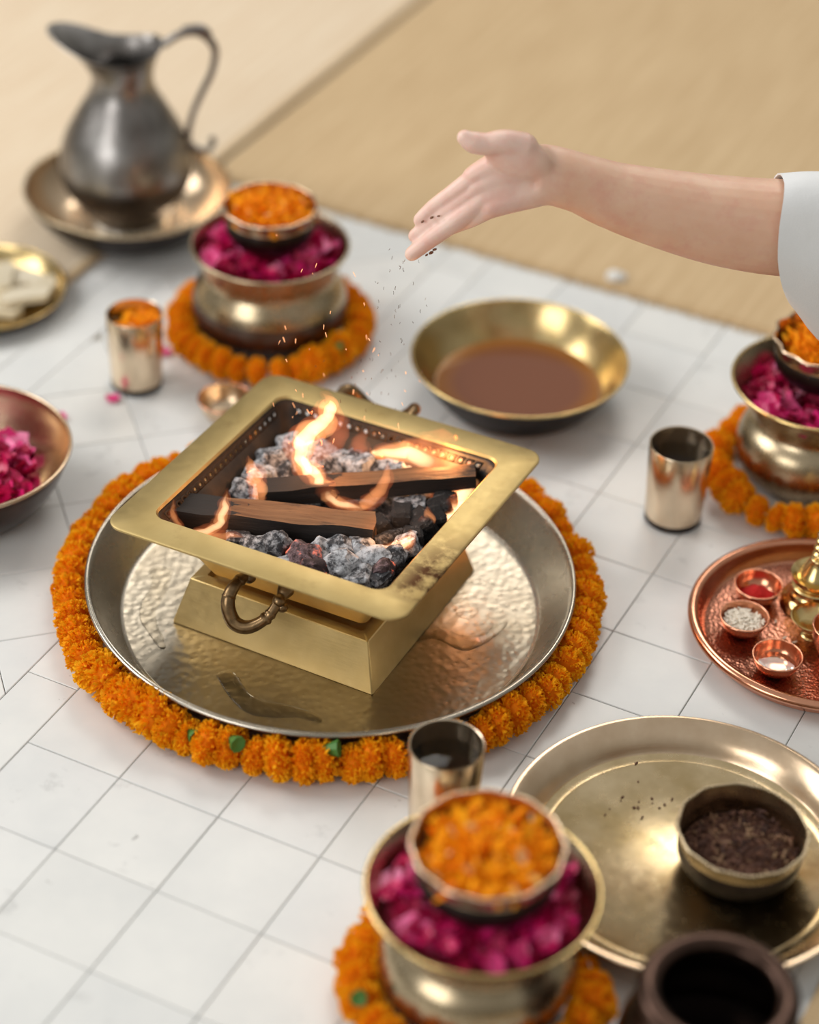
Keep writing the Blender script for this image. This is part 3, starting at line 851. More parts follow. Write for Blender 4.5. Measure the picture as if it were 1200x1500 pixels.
# which side is outside: solidify puts the second skin along the normals, checked in the render
def bail(sign, spread, pts_mid, name='handle', path=None):
    s = sign
    P = [(-spread, -0.112 * s, 0.098), (-spread - 0.006, -0.130 * s, 0.095), (-spread - 0.007, -0.143 * s, 0.083)] + pts_mid + [(spread * 0.7, -0.133 * s, 0.073), (spread, -0.118 * s, 0.088)]
    if path: P = path
    V, F_ = tube([Vector(p) for p in P], [0.0042, 0.0056, 0.0066, 0.0070, 0.0064, 0.0052, 0.0044][:len(P)] if len(P) == 7 else [0.0045] * len(P), 12, 8)
    parts = [(V, F_)]
    Q = catmull([Vector(p) for p in P], 8)
    for f, rr in ((0.13, 0.0062), (0.17, 0.0056), (0.30, 0.0068), (0.335, 0.0060), (0.82, 0.0066), (0.87, 0.0058)):
        i = int(f * (len(Q) - 1)); tdir = (Q[i + 1] - Q[i - 1]).normalized()
        mt = Matrix.Translation(Q[i]) @ tdir.to_track_quat('Z', 'Y').to_matrix().to_4x4()
        lv, lf = lathe([(0, -0.002), (rr * 0.9, -0.002), (rr, 0), (rr * 0.9, 0.002), (0, 0.002)], 12)
        parts.append(([mt @ Vector(v) for v in lv], lf))
    V, F_ = join(*parts)
    h = link(name, mk(name, V, F_, M['handle'], True, 35), brazier)
    for p, axis in ((P[0], 1), (P[-1], 1)):
        lv, lf = lathe(smooth_prof([(0, -0.010), (0.004, -0.009), (0.0062, -0.004), (0.0048, 0.0), (0.0064, 0.004), (0.008, 0.010), (0.0045, 0.014), (0, 0.015)], 4), 14)
        mt = Matrix.Translation(Vector(p) + Vector((0, 0.0, -0.001))) @ Vector((0, s, 0.35)).to_track_quat('Z', 'Y').to_matrix().to_4x4()
        link('bracket', mk('bracket', [mt @ Vector(v) for v in lv], lf, M['handle'], True, 45), h)
    lv, lf = ico(2)
    link('knob', mk('knob', [Vector((P[-1][0] + 0.003, P[-1][1] - 0.003 * s, 0.079)) + v * 0.0055 for v in lv], lf, M['handle']), h)
    return h
bail(1, 0.017, [(-0.016, -0.147, 0.066), (-0.002, -0.144, 0.063)])
bail(-1, 0.030, [], path=[(-0.067, 0.112, 0.098), (-0.076, 0.150, 0.106), (-0.073, 0.176, 0.112), (-0.052, 0.184, 0.092), (-0.020, 0.184, 0.092), (0.000, 0.176, 0.112), (-0.003, 0.112, 0.098)])

def kl(x, y, z):    # brazier frame -> world
    c, s = math.cos(KY), math.sin(KY)
    return Vector((KC.x + c * x - s * y, KC.y + s * x + c * y, z))

# ------------------------------------------------------------------ fire: ash bed, charcoal, logs, flames
V, F_ = loft([rsq(0.0800, 0.008, 0.066), rsq(0.0925, 0.009, 0.0885), rsq(0.05, 0.012, 0.092)], True, True)
rr = random.Random(8)
parts = [([kl(v.x, v.y, v.z) for v in V], F_)]
lv, lf = ico(1)
for k in range(240):
    p = kl(rr.uniform(-.088, .088), rr.uniform(-.088, .088), 0.091 + rr.uniform(-.002, .004)); s = rr.uniform(.003, .007)
    parts.append(([p + Vector((v.x * s * rr.uniform(.7, 1.2), v.y * s * rr.uniform(.7, 1.2), v.z * s * .7)) for v in lv], lf))
V, F_ = join(*parts)
o = link('ash_bed', mk('ash_bed', V, F_, M['coal'], True, 40)); tag(o, 'bed of small dark cinders and ash at the bottom of the brazier', 'ash', None, 'stuff')

def lump(kind, seed, s):
    """charcoal lump: a split, faceted block or a knobbly cinder"""
    r = random.Random(seed)
    if kind == 'block':
        bm = bmesh.new(); bmesh.ops.create_cube(bm, size=1)
        bmesh.ops.bevel(bm, geom=bm.edges[:], offset=0.12, segments=1, affect='EDGES')
        bmesh.ops.subdivide_edges(bm, edges=bm.edges[:], cuts=2, use_grid_fill=True)
        bm.verts.index_update()
        V = [v.co.copy() for v in bm.verts]; F_ = [tuple(v.index for v in f.verts) for f in bm.faces]; bm.free()
        amp, fr = 0.14, 2.6
    else:
        V, F_ = ico(3); V = [v * 0.6 for v in V]; amp, fr = 0.34, 2.2
    off = Vector((seed * 3.1, seed * 1.7, 0))
    V = [v * (1 + amp * noise.noise(v * fr + off)) + Vector((noise.noise(v * 6 + off), noise.noise(v * 6 - off), noise.noise(v * 6 + off * 2))) * (0.05 if kind == 'block' else 0.10) for v in V]
    return [Vector((v.x * s[0], v.y * s[1], v.z * s[2])) for v in V], F_
LM = {}
def charcoal(x, y, z, s, kind, mat, label, group, seed, rz=None):
    r = random.Random(seed * 7 + 1)
    c, s_ = math.cos(KY), math.sin(KY); dx, dy = x - KC.x, y - KC.y        # keep it inside the sloping walls
    lim = 0.0985 - 0.5 * max(s); u = max(-lim, min(lim, c * dx + s_ * dy)); v = max(-lim, min(lim, -s_ * dx + c * dy))
    q_ = kl(u, v, 0); x, y = q_.x, q_.y
    V, F_ = lump(kind, seed, s)
    o = link('charcoal_lump', mk('charcoal_lump', V, F_, M[mat], kind != 'block', 35), None, (x, y, z), (r.uniform(-.5, .5), r.uniform(-.4, .4), r.random() * 6.28 if rz is None else rz))
    tag(o, label, 'charcoal', group)
ORD = 'first second third fourth fifth sixth seventh eighth ninth tenth eleventh twelfth thirteenth fourteenth fifteenth sixteenth'.split()
LF = '%s ash-coated charcoal lump along the front rim, counting from the charred corner'
GF = 'charcoal along the front rim'
front = [(-0.156, 1.712, .024, .018), (-0.139, 1.703, .030, .018), (-0.121, 1.704, .024, .022), (-0.108, 1.681, .026, .015), (-0.094, 1.690, .030, .024),
         (-0.078, 1.699, .026, .022), (-0.083, 1.668, .024, .018), (-0.060, 1.676, .032, .026), (-0.045, 1.662, .030, .024), (-0.026, 1.664, .028, .022),
         (-0.010, 1.672, .026, .018), (0.002, 1.685, .028, .018), (0.013, 1.712, .022, .020), (-0.066, 1.706, .030, .020), (-0.043, 1.708, .026, .020), (-0.028, 1.690, .030, .02)]
for k, (x, y, a, b) in enumerate(sorted(front)):
    charcoal(x, y, 0.1005 + 0.003 * (k % 3), (a, b * 1.15, b), 'block' if k % 3 == 0 else 'cinder', 'ash' if k not in (4, 5, 13) else 'ember', LF % ORD[k] if k not in (4, 5, 13) else '%s reddish charcoal lump glowing below the thick charred log' % ORD[(4, 5, 13).index(k)], GF if k not in (4, 5, 13) else 'glowing charcoal', 10 + k)
back = [(-0.134, 1.842, .034, .028), (-0.118, 1.866, .028, .022), (-0.122, 1.830, .030, .022), (-0.158, 1.816, .028, .022), (-0.163, 1.796, .030, .018), (-0.147, 1.826, .026, .024),
        (-0.087, 1.834, .034, .024), (-0.072, 1.848, .028, .020), (-0.052, 1.836, .032, .024), (-0.037, 1.842, .026, .016), (-0.020, 1.838, .030, .022), (-0.006, 1.832, .024, .018), (-0.090, 1.862, .026, .022), (-0.050, 1.858, .028, .022)]
for k, (x, y, a, b) in enumerate(sorted(back)):
    charcoal(x, y, 0.0985 + 0.004 * (k % 2), (a, b * 1.1, b), 'cinder' if k % 3 else 'block', 'ash', '%s pale ash lump heaped behind the two logs, counting from the vent-hole wall' % ORD[k], 'charcoal behind the logs', 40 + k)
side = [(0.000, 1.781, .030, .018), (-0.007, 1.760, .026, .02), (-0.018, 1.729, .036, .016), (0.012, 1.752, .028, .02), (0.024, 1.763, .02, .02), (0.028, 1.779, .022, .018), (0.008, 1.733, .026, .018), (0.038, 1.786, .022, .016), (-0.026, 1.748, .024, .018)]
for k, (x, y, a, b) in enumerate(side):
    charcoal(x, y, 0.099 + 0.004 * (k % 2), (a, b, b), 'block', 'coal' if k else 'ash', '%s dark charcoal block between the log ends and the stained rim' % ORD[k - 1] if k else 'square ash-faced charcoal block under the end of the thin log', 'charcoal by the log ends' if k else None, 70 + k, 0.1 if k == 0 else (1.0 if k == 2 else None))

def log(p, q, w, h, label, seed, taper=1.0):
    """split firewood billet: p, q ends of the top centre line"""
    p, q = Vector(p), Vector(q); d = q - p; L = d.length
    t = thing('firewood_log', (p + q) / 2 - Vector((0, 0, h / 2)), label, 'firewood')
    t.rotation_mode = 'QUATERNION'; t.rotation_quaternion = d.to_track_quat('X', 'Z')
    nx, ny, nz = 26, 6, 4
    off = Vector((seed * 5.0, 0, 0))
    V, F_, idx = [], [], {}
    def vert(i, j, k):
        key = (i, j, k)
        if key not in idx:
            x = (i / nx - .5) * L; f = 1 + (taper - 1) * i / nx
            y = (j / ny - .5) * w * f; z = (k / nz - .5) * h * f
            v = Vector((x, y, z)); nn = noise.noise(Vector((x * 25, y * 60, z * 60)) + off)
            v += Vector((0.15 * nn * w * (i in (0, nx)), 0.07 * nn * w, 0.10 * h * noise.noise(Vector((x * 30, y * 90, z * 90)) - off)))
            idx[key] = len(V); V.append(v)
        return idx[key]
    mats = []
    for i in range(nx):
        for j in range(ny):
            F_.append((vert(i, j, nz), vert(i + 1, j, nz), vert(i + 1, j + 1, nz), vert(i, j + 1, nz))); mats.append(0)
            F_.append((vert(i, j, 0), vert(i, j + 1, 0), vert(i + 1, j + 1, 0), vert(i + 1, j, 0))); mats.append(1)
        for k in range(nz):
            F_.append((vert(i, 0, k), vert(i + 1, 0, k), vert(i + 1, 0, k + 1), vert(i, 0, k + 1))); mats.append(1)
            F_.append((vert(i, ny, k), vert(i, ny, k + 1), vert(i + 1, ny, k + 1), vert(i + 1, ny, k))); mats.append(1)
    for j in range(ny):
        for k in range(nz):
            F_.append((vert(0, j, k), vert(0, j, k + 1), vert(0, j + 1, k + 1), vert(0, j + 1, k))); mats.append(1)
            F_.append((vert(nx, j, k), vert(nx, j + 1, k), vert(nx, j + 1, k + 1), vert(nx, j, k + 1))); mats.append(1 if seed == 2 else 0)
    top = [f for f, m_ in zip(F_, mats) if m_ == 0]; rest = [f for f, m_ in zip(F_, mats) if m_ == 1]
    a = link('wood', mk('wood', V, top, M['wood'], True, 35), t); b = link('charred_bark', mk('charred_bark', V, rest, M['char'], True, 35), t)
    return t
log((-0.226, 1.7440, 0.122), (-0.031, 1.7290, 0.120), 0.029, 0.030, 'thick charred log with flat brown top lying across the front of the fire', 1)
log((-0.143, 1.7760, 0.121), (0.060, 1.8120, 0.126), 0.024, 0.019, 'thin split log with burnt tip lying behind the thick log', 2, 0.8)

def flame(pts, radii, label, core=True, soft=False, flat=0.55, d=(0.15, 1, 0)):
    """a tongue of burning gas: nested shells, brighter and yellower inwards, each wavering along its length"""
    P = [Vector(p) for p in pts]
    t = thing('flame', P[0], label, 'flame')
    Q = [p - P[0] for p in catmull(P, 4)]
    R = lerp_list(radii, len(Q))
    off = P[0] * 31
    shells = [('outer_flame', 'flame_soft', 1.25, 0.0), ('middle_flame', 'flame_outer', 0.85, 0.06)] + ([('flame_core', 'flame_core', 0.5, 0.16)] if core else [])
    if soft: shells = [('outer_flame', 'flame_faint', 1.3, 0.0), ('middle_flame', 'flame_soft', 0.9, 0.05)]
    for name, mt, k, cut in shells:
        n = len(Q) - int(cut * len(Q))
        q = [Q[i] + Vector((noise.noise(Vector((i * 0.55, k * 2, 0)) + off), 0.5 * noise.noise(Vector((i * 0.55, k * 2, 7)) + off), 0.5 * noise.noise(Vector((i * 0.55, 3, k * 2)) + off))) * R[i] * 0.55 for i in range(n)]
        r_ = [max(R[i] * k * (1 + 0.35 * noise.noise(Vector((i * 0.7, k * 5, 3)) + off)), 0.0003) for i in range(n)]
        r_[-1] = 0.0003; r_[0] *= 0.6
        if cut: r_[-2] *= 0.6
        V, F_ = tube(q, r_, 12, 3, flat, d); link(name, mk(name, V, F_, M[mt], True, 0), t)
    return t
flame([(-0.098, 1.80, 0.116), (-0.106, 1.80, 0.140), (-0.099, 1.80, 0.161), (-0.081, 1.80, 0.182), (-0.077, 1.80, 0.201), (-0.087, 1.80, 0.214)], [.008, .011, .0145, .0125, .009, .0006], 'tall S-shaped bright flame rising behind the thick log')
flame([(-0.097, 1.80, 0.135), (-0.078, 1.802, 0.150), (-0.066, 1.803, 0.172), (-0.066, 1.803, 0.190)], [.006, .009, .008, .0006], 'faint orange veil of flame beside the tall S-shaped flame', False, True)
flame([(-0.102, 1.785, 0.146), (-0.092, 1.782, 0.134), (-0.082, 1.780, 0.118), (-0.072, 1.776, 0.107), (-0.052, 1.772, 0.103), (-0.034, 1.772, 0.103)], [.006, .011, .010, .007, .006, .001], 'bright flame licking down between the two logs')
flame([(-0.142, 1.765, 0.112), (-0.143, 1.762, 0.128), (-0.146, 1.760, 0.147), (-0.151, 1.760, 0.166)], [.007, .0075, .0085, .0006], 'short pinkish flame rising from the middle of the thick log', False)
flame([(-0.200, 1.712, 0.110), (-0.183, 1.713, 0.113), (-0.172, 1.715, 0.125), (-0.169, 1.716, 0.142), (-0.166, 1.717, 0.160)], [.004, .0065, .006, .0055, .0006], 'curved flame climbing the front face of the thick log')
flame([(-0.186, 1.710, 0.108), (-0.165, 1.708, 0.111), (-0.148, 1.709, 0.108)], [.005, .0055, .0008], 'low flame spreading under the thick log', False)
flame([(-0.040, 1.846, 0.112), (-0.008, 1.846, 0.116), (0.022, 1.842, 0.110), (0.048, 1.836, 0.101), (0.066, 1.830, 0.092)], [.005, .014, .018, .017, .008], 'broad bright flame sheet along the back wall behind the thin log')
flame([(-0.012, 1.856, 0.118), (0.014, 1.854, 0.119), (0.036, 1.850, 0.113), (0.060, 1.842, 0.100)], [.004, .017, .021, .012], 'faint upper flame sheet fanning along the back wall', False)
flame([(0.018, 1.806, 0.082), (0.040, 1.806, 0.088), (0.062, 1.812, 0.098), (0.072, 1.824, 0.110)], [.008, .018, .018, .004], 'bright flame burning at the tip of the thin log')
flame([(0.030, 1.772, 0.094), (0.042, 1.780, 0.099), (0.052, 1.794, 0.104)], [.009, .015, .005], 'low flame burning beside the stained rim')
flame([(-0.048, 1.850, 0.108), (-0.051, 1.849, 0.124), (-0.043, 1.848, 0.142)], [.008, .008, .0006], 'small faint flame flickering at the back wall', False, True)
flame([(-0.028, 1.698, 0.108), (-0.012, 1.700, 0.112), (0.000, 1.703, 0.119), (0.002, 1.705, 0.131)], [.004, .0075, .0075, .001], 'small flame curling above the ash lumps near the stained rim')
flame([(-0.046, 1.772, 0.105), (-0.030, 1.772, 0.120), (-0.023, 1.772, 0.138), (-0.022, 1.772, 0.158)], [.007, .007, .006, .0006], 'narrow orange flame rising past the thick log end', False)
flame([(-0.211, 1.722, 0.108), (-0.217, 1.721, 0.122), (-0.216, 1.720, 0.142)], [.004, .004, .0005], 'thin flame in the corner by the charred log end', False)
flame([(0.010, 1.742, 0.101), (0.018, 1.746, 0.113), (0.016, 1.748, 0.126)], [.006, .006, .0006], 'small flame between dark coals and the stained rim', False)
for loc, e in (((-0.09, 1.79, 0.165), 0.12), ((0.03, 1.83, 0.128), 0.40), ((-0.02, 1.712, 0.128), 0.05), ((-0.17, 1.71, 0.135), 0.025)):
    d = bpy.data.lights.new('flame_light', 'POINT'); d.energy = e; d.color = (1.0, 0.45, 0.16); d.shadow_soft_size = 0.012
    o = bpy.data.objects.new('flame_light', d); C.objects.link(o); o.location = loc
# sparks and falling herb crumbs
rr = random.Random(5); parts = []
for k in range(44):
    p = Vector((rr.gauss(-0.085, 0.035), rr.uniform(1.80, 1.88), 0.15 + abs(rr.gauss(0, 0.07)))); l = rr.uniform(.001, .006); d = Vector((rr.uniform(-.4, .6), 0, -1)).normalized(); w = rr.uniform(.0002, .00045)
    parts.append(tube([p, p + d * l * .5, p + d * l], [w, w, w * .5], 5, 1))
V, F_ = join(*parts); o = link('sparks', mk('sparks', V, F_, M['spark'])); tag(o, 'tiny orange sparks flying above the fire', 'sparks', None, 'stuff')
parts = []
for k in range(70):
    f = rr.random(); p = Vector((-0.012, 1.845, 0.345)).lerp(Vector((-0.045, 1.85, 0.14)), f) + Vector((rr.gauss(0, .012 + .02 * f), rr.gauss(0, .012), 0)); l = rr.uniform(.0012, .004); w = rr.uniform(.00012, .00032)
    parts.append(tube([p, p + Vector((rr.uniform(-.0005, .0005), 0, -l * .5)), p + Vector((rr.uniform(-.001, .001), 0, -l))], [w, w, w], 5, 1))
V, F_ = join(*parts); o = link('falling_herbs', mk('falling_herbs', V, F_, M['herb'])); tag(o, 'dry herb crumbs falling from the fingertips to the fire', 'herbs', None, 'stuff')

# ------------------------------------------------------------------ arm scattering herbs
person = thing('person', (0.38, 1.86, 0.30), 'person reaching a bare arm from a white sleeve, palm open, scattering herbs over the fire', 'person')
def ell_tube(P, RA, RB, seg=28, n=8):
    """limb: RA radius in the picture plane direction (perp. to the limb, mostly vertical), RB in depth"""
    Q = catmull(P, n); ra = lerp_list(RA, len(Q)); rb = lerp_list(RB, len(Q))
    V, F_ = [], []
    for i, q in enumerate(Q):
        t = (Q[min(i + 1, len(Q) - 1)] - Q[max(i - 1, 0)]).normalized()
        dv = Vector((0, 0.8, -0.6)); dv = (dv - t * t.dot(dv)).normalized(); uv = t.cross(dv)
        for k in range(seg):
            a = 2 * PI * k / seg; V.append(q + uv * (ra[i] * math.cos(a)) + dv * (rb[i] * math.sin(a)))
    m_ = len(Q)
    for i in range(m_ - 1):
        for k in range(seg): F_.append((i * seg + k, i * seg + (k + 1) % seg, (i + 1) * seg + (k + 1) % seg, (i + 1) * seg + k))
    F_.append(tuple(range(seg))[::-1]); F_.append(tuple((m_ - 1) * seg + k for k in range(seg)))
    return V, F_
def blob(c, s, rot=(0, 0, 0)):
    from mathutils import Euler
    V, F_ = ico(3); mt = Euler(rot).to_matrix()
    return [Vector(c) + mt @ Vector((v.x * s[0], v.y * s[1], v.z * s[2])) for v in V], F_
def chain(P, R):
    V, F_ = tube([Vector(p) for p in P], R, 16, 6)
    e = ico(2); return join((V, F_), ([Vector(P[-1]) + v * R[-1] for v in e[0]], e[1]), ([Vector(P[0]) + v * R[0] for v in e[0]], e[1]))
bits = []
bits.append(ell_tube([Vector(p) for p in ((0.098, 1.858, 0.418), (0.112, 1.860, 0.4165), (0.140, 1.862, 0.4080), (0.171, 1.864, 0.3960), (0.221, 1.868, 0.3820), (0.272, 1.872, 0.3710), (0.332, 1.876, 0.3645), (0.44, 1.885, 0.362))],
                     [0.027, 0.0268, 0.0270, 0.0305, 0.0365, 0.0415, 0.0445, 0.046], [0.019, 0.0205, 0.0225, 0.026, 0.032, 0.037, 0.040, 0.042]))
# palm: metacarpal fans, ball of thumb, heel of hand
for c in ([(0.100, 1.858, 0.432), (0.072, 1.856, 0.431), (0.043, 1.852, 0.4155)], [(0.100, 1.858, 0.422), (0.072, 1.853, 0.419), (0.046, 1.848, 0.4060)],
          [(0.100, 1.857, 0.412), (0.074, 1.850, 0.407), (0.051, 1.844, 0.3975)], [(0.102, 1.855, 0.402), (0.080, 1.847, 0.398), (0.060, 1.839, 0.3920)]):
    bits.append(chain(c, [0.0145, 0.0130, 0.0098]))
bits.append(blob((0.082, 1.8475, 0.439), (0.034, 0.0130, 0.019), (0, 0.35, 0)))
bits.append(blob((0.090, 1.8475, 0.402), (0.031, 0.0115, 0.0145), (0, -0.25, 0)))
# thumb
bits.append(chain([(0.086, 1.850, 0.447), (0.068, 1.846, 0.4535), (0.053, 1.843, 0.4530), (0.041, 1.842, 0.4550), (0.0335, 1.842, 0.4590)], [0.0145, 0.0122, 0.0102, 0.0100, 0.0074]))
# fingers
bits.append(chain([(0.045, 1.852, 0.4150), (0.026, 1.850, 0.3985), (0.010, 1.850, 0.3840), (-0.0025, 1.848, 0.3715)], [0.0096, 0.0086, 0.0079, 0.0064]))
bits.append(chain([(0.047, 1.848, 0.4050), (0.026, 1.846, 0.3870), (0.009, 1.846, 0.3710), (-0.0065, 1.844, 0.3570)], [0.0096, 0.0086, 0.0078, 0.0064]))
bits.append(chain([(0.052, 1.843, 0.3965), (0.031, 1.838, 0.3790), (0.011, 1.836, 0.3620), (-0.0085, 1.834, 0.3440)], [0.0098, 0.0090, 0.0082, 0.0068]))
bits.append(chain([(0.060, 1.839, 0.3910), (0.044, 1.842, 0.3785), (0.032, 1.847, 0.3690), (0.021, 1.851, 0.3600)], [0.0090, 0.0078, 0.0070, 0.0058]))
V, F_ = join(*bits)
me = mk('arm', V, F_, M['skin'], True, 0)
tmp = link('arm', me)
md = tmp.modifiers.new('r', 'REMESH'); md.mode = 'VOXEL'; md.voxel_size = 0.0013; md.use_smooth_shade = True
md = tmp.modifiers.new('s', 'SMOOTH'); md.factor = 0.5; md.iterations = 9
dg = bpy.context.evaluated_depsgraph_get()
am = bpy.data.meshes.new_from_object(tmp.evaluated_get(dg))
bpy.data.objects.remove(tmp)
# the wrist blends softly into the heel of the hand
tmp = link('arm', am); vg = tmp.vertex_groups.new(name='wrist')
for v in am.vertices:
    w_ = max(0.0, min(1.0, (v.co.x - 0.046) / 0.02)) * max(0.0, min(1.0, (0.450 - v.co.z) / 0.008 + max(0, (v.co.x - 0.088) / 0.01))) * max(0.0, min(1.0, (0.17 - v.co.x) / 0.03))
    if w_ > 0: vg.add([v.index], w_, 'REPLACE')
md = tmp.modifiers.new('s', 'SMOOTH'); md.factor = 0.5; md.iterations = 70; md.vertex_group = 'wrist'
dg = bpy.context.evaluated_depsgraph_get()
am2 = bpy.data.meshes.new_from_object(tmp.evaluated_get(dg)); bpy.data.objects.remove(tmp); am = am2
am.materials.clear(); am.materials.append(M['skin'])
co = np.empty(len(am.vertices) * 3); am.vertices.foreach_get('co', co); co = co.reshape(-1, 3)
no = np.empty(len(am.vertices) * 3); am.vertices.foreach_get('normal', no); no = no.reshape(-1, 3)
pal = np.clip((0.125 - co[:, 0]) / 0.04, 0, 1) * np.clip((-no[:, 1] + 0.3) / 0.6, 0, 1)
for p in am.polygons: p.use_smooth = True
at = am.attributes.new('palm', 'FLOAT', 'POINT'); at.data.foreach_set('value', pal.astype(np.float32))
arm = link('arm', am, person, Vector((-0.38, -1.86, -0.30)))
# sleeve: wide cotton tube, open at the cuff
P_up = [(0.3215, 0.4160), (0.36, 0.421), (0.45, 0.428), (0.62, 0.435)]
P_lo = [(0.352, 0.288), (0.385, 0.245), (0.47, 0.20), (0.62, 0.16)]
V, F_ = [], []
seg, st = 40, 16
U_ = catmull([Vector((a, 0, b)) for a, b in P_up], 5); L_ = catmull([Vector((a, 0, b)) for a, b in P_lo], 5); m_ = len(U_)
for layer, sh in ((0, 0.0), (1, 0.0022)):
    for i in range(m_):
        u, l = U_[i], L_[i]; mid = (u + l) / 2; half = (u - l) / 2
        for k in range(seg):
            a = 2 * PI * k / seg
            bow = -0.016 * math.sin(a) ** 2 * (1 - 0.6 * i / m_)
            q = mid + half * (math.cos(a) * (1 - sh * 12)) + Vector((bow, 0.050 * math.sin(a) * (1 - sh * 10), 0))
            q += Vector((0, 0.004 * noise.noise(Vector((q.x * 14, math.sin(a) * 2, math.cos(a) * 2))), 0.003 * noise.noise(Vector((q.x * 20, a, 3)))))
            V.append(Vector((q.x, 1.872 + q.y, q.z)))
for layer in (0, 1):
    b = layer * m_ * seg
    for i in range(m_ - 1):
        for k in range(seg):
            l2 = (k + 1) % seg; f = (b + i * seg + k, b + i * seg + l2, b + (i + 1) * seg + l2, b + (i + 1) * seg + k)
            F_.append(f if layer == 0 else f[::-1])
for k in range(seg):
    l2 = (k + 1) % seg; F_.append((k, m_ * seg + k, m_ * seg + l2, l2))
tag(link('sleeve', mk('sleeve', V, F_, M['cotton'], True, 60), person, Vector((-0.38, -1.86, -0.30))), 'loose white cotton sleeve')
rr = random.Random(4)
for k, p in enumerate(((0.000, 1.838, 0.3755), (0.008, 1.838, 0.3800), (0.014, 1.836, 0.3830), (0.003, 1.840, 0.3650), (0.009, 1.8335, 0.3465), (0.012, 1.8335, 0.3500), (0.005, 1.8335, 0.3440))):
    V, F_ = ico(1); s = rr.uniform(.0009, .0018)
    o = link('herb_crumb', mk('herb_crumb', [Vector((v.x * s * 1.8, v.y * s, v.z * s)) for v in V], F_, M['crumb'], False), None, p, (0, rr.uniform(-1, 1), 0))
    tag(o, 'brown herb crumb clinging to the open fingers', 'crumb', 'herb crumbs on the fingers')

# ------------------------------------------------------------------ jug in its dish
dish = thing('bronze_dish', (-0.3515, 2.4535, 0.0056), 'wide bronze dish holding the dark pewter jug', 'dish')
solid('body', [(0, 0), (0.060, 0.0005), (0.082, 0.004), (0.103, 0.020), (0.116, 0.038), (0.1215, 0.052)], (M['bronze'], M['dark_metal']), dish, 0.0018, split=0.048)
torus_part('rim', 0.1212, 0.002, 0.052, M['brass_old'], dish)
jug = thing('pewter_jug', (-0.3525, 2.4535, 0.0078), 'dark pewter jug with wide spout and curled handle standing in the bronze dish', 'jug')
def jug_body():
    P = smooth_prof([(0, 0.012), (0.036, 0.012), (0.043, 0.016), (0.062, 0.034), (0.0755, 0.062), (0.0775, 0.088), (0.070, 0.118), (0.053, 0.150), (0.0395, 0.174), (0.0352, 0.190), (0.0375, 0.205), (0.0430, 0.217), (0.0485, 0.224)], 5)
    I = [(max(r_ - 0.0017, 0) if z > 0.02 else max(r_ - 0.002, 0), z + (0.0015 if z < 0.02 else 0)) for r_, z in P[::-1]]
    I[-1] = (0, 0.0145)
    def mod(r_, z, a, k):
        f = max(0, min(1, (z - 0.192) / 0.032)) ** 1.4
        s = max(0, math.cos(a - PI)) ** 3
        pinch = max(0, math.cos(2 * (a - PI / 2))) 
        rr_ = r_ * (1 + f * (0.72 * s - 0.10 * pinch))
        zz = z + f * (0.026 * s + 0.010 * max(0, math.cos(a)) ** 2)
        return rr_, zz
    return lathe(P + I, 80, mod)
V, F_ = jug_body(); link('body', mk('body', V, F_, M['pewter'], True, 60), jug)
lathe_part('foot', [(0, 0.0), (0.046, 0.0), (0.050, 0.003), (0.047, 0.008), (0.040, 0.013), (0, 0.013)], M['tray_wall'], jug, 3)
V, F_ = tube([Vector(p) for p in ((0.047, 0, 0.232), (0.068, 0.002, 0.245), (0.090, 0.003, 0.246), (0.106, 0.003, 0.228), (0.103, 0.003, 0.200), (0.090, 0.003, 0.170), (0.079, 0.003, 0.142), (0.073, 0.002, 0.112), (0.078, 0.002, 0.100))], [.0046, .0048, .005, .0046, .0042, .004, .0038, .0042, .005], 12, 6)
h = link('handle', mk('handle', V, F_, M['pewter'], True, 0), jug)
V, F_ = tube([Vector(p) for p in ((0.074, 0.002, 0.106), (0.084, 0.002, 0.098), (0.096, 0.002, 0.098), (0.103, 0.002, 0.107), (0.101, 0.002, 0.114))], [.005, .0042, .0036, .0034, .0042], 10, 6)
link('curl', mk('curl', V, F_, M['pewter'], True, 0), h)
V, F_ = tube([Vector(p) for p in ((0.070, 0.002, 0.249), (0.090, 0.003, 0.251), (0.100, 0.003, 0.243))], [.0052, .0062, .0050], 10, 6)
link('thumb_rest', mk('thumb_rest', V, F_, M['pewter'], True, 0), h)
jug.rotation_euler.z = 0.06

# ------------------------------------------------------------------ ghee dish, rose dish, slice plate, small bowl
g = thing('brass_dish', (0.1112, 2.128, 0.0003), 'wide brass dish of brown ghee standing below the open hand', 'dish')
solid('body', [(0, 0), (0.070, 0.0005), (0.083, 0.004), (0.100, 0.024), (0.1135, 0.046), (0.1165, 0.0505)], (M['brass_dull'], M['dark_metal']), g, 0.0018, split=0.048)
torus_part('rim', 0.1163, 0.0017, 0.0505, M['brass'], g)
V, F_ = lathe([(0, 0.003), (0.080, 0.003), (0.0905, 0.0155), (0.0890, 0.0162), (0.0870, 0.0163), (0, 0.0163)], 80)
tag(link('ghee', mk('ghee', V, F_, M['ghee'], True, 40), None, (0.1112, 2.128, 0.0003)), 'still pool of brown ghee in the wide brass dish', 'ghee')

rd = thing('bronze_dish', (-0.4500, 1.888, 0.0003), 'deep bronze dish of rose petals standing beside the big garland', 'dish')
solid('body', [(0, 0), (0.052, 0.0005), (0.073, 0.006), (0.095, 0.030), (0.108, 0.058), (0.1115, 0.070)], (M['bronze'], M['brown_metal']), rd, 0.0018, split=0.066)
torus_part('rim', 0.1113, 0.0017, 0.070, M['bronze'], rd)
rose_heap(-0.4560, 1.880, 0.036, 0.086, 0.022, 86, 0.021, 'magenta rose petal heaped in the deep bronze dish beside the garland', 'bed of crimson rose petals in the deep bronze dish', 'rose petals in the deep dish', 0.2, 14)

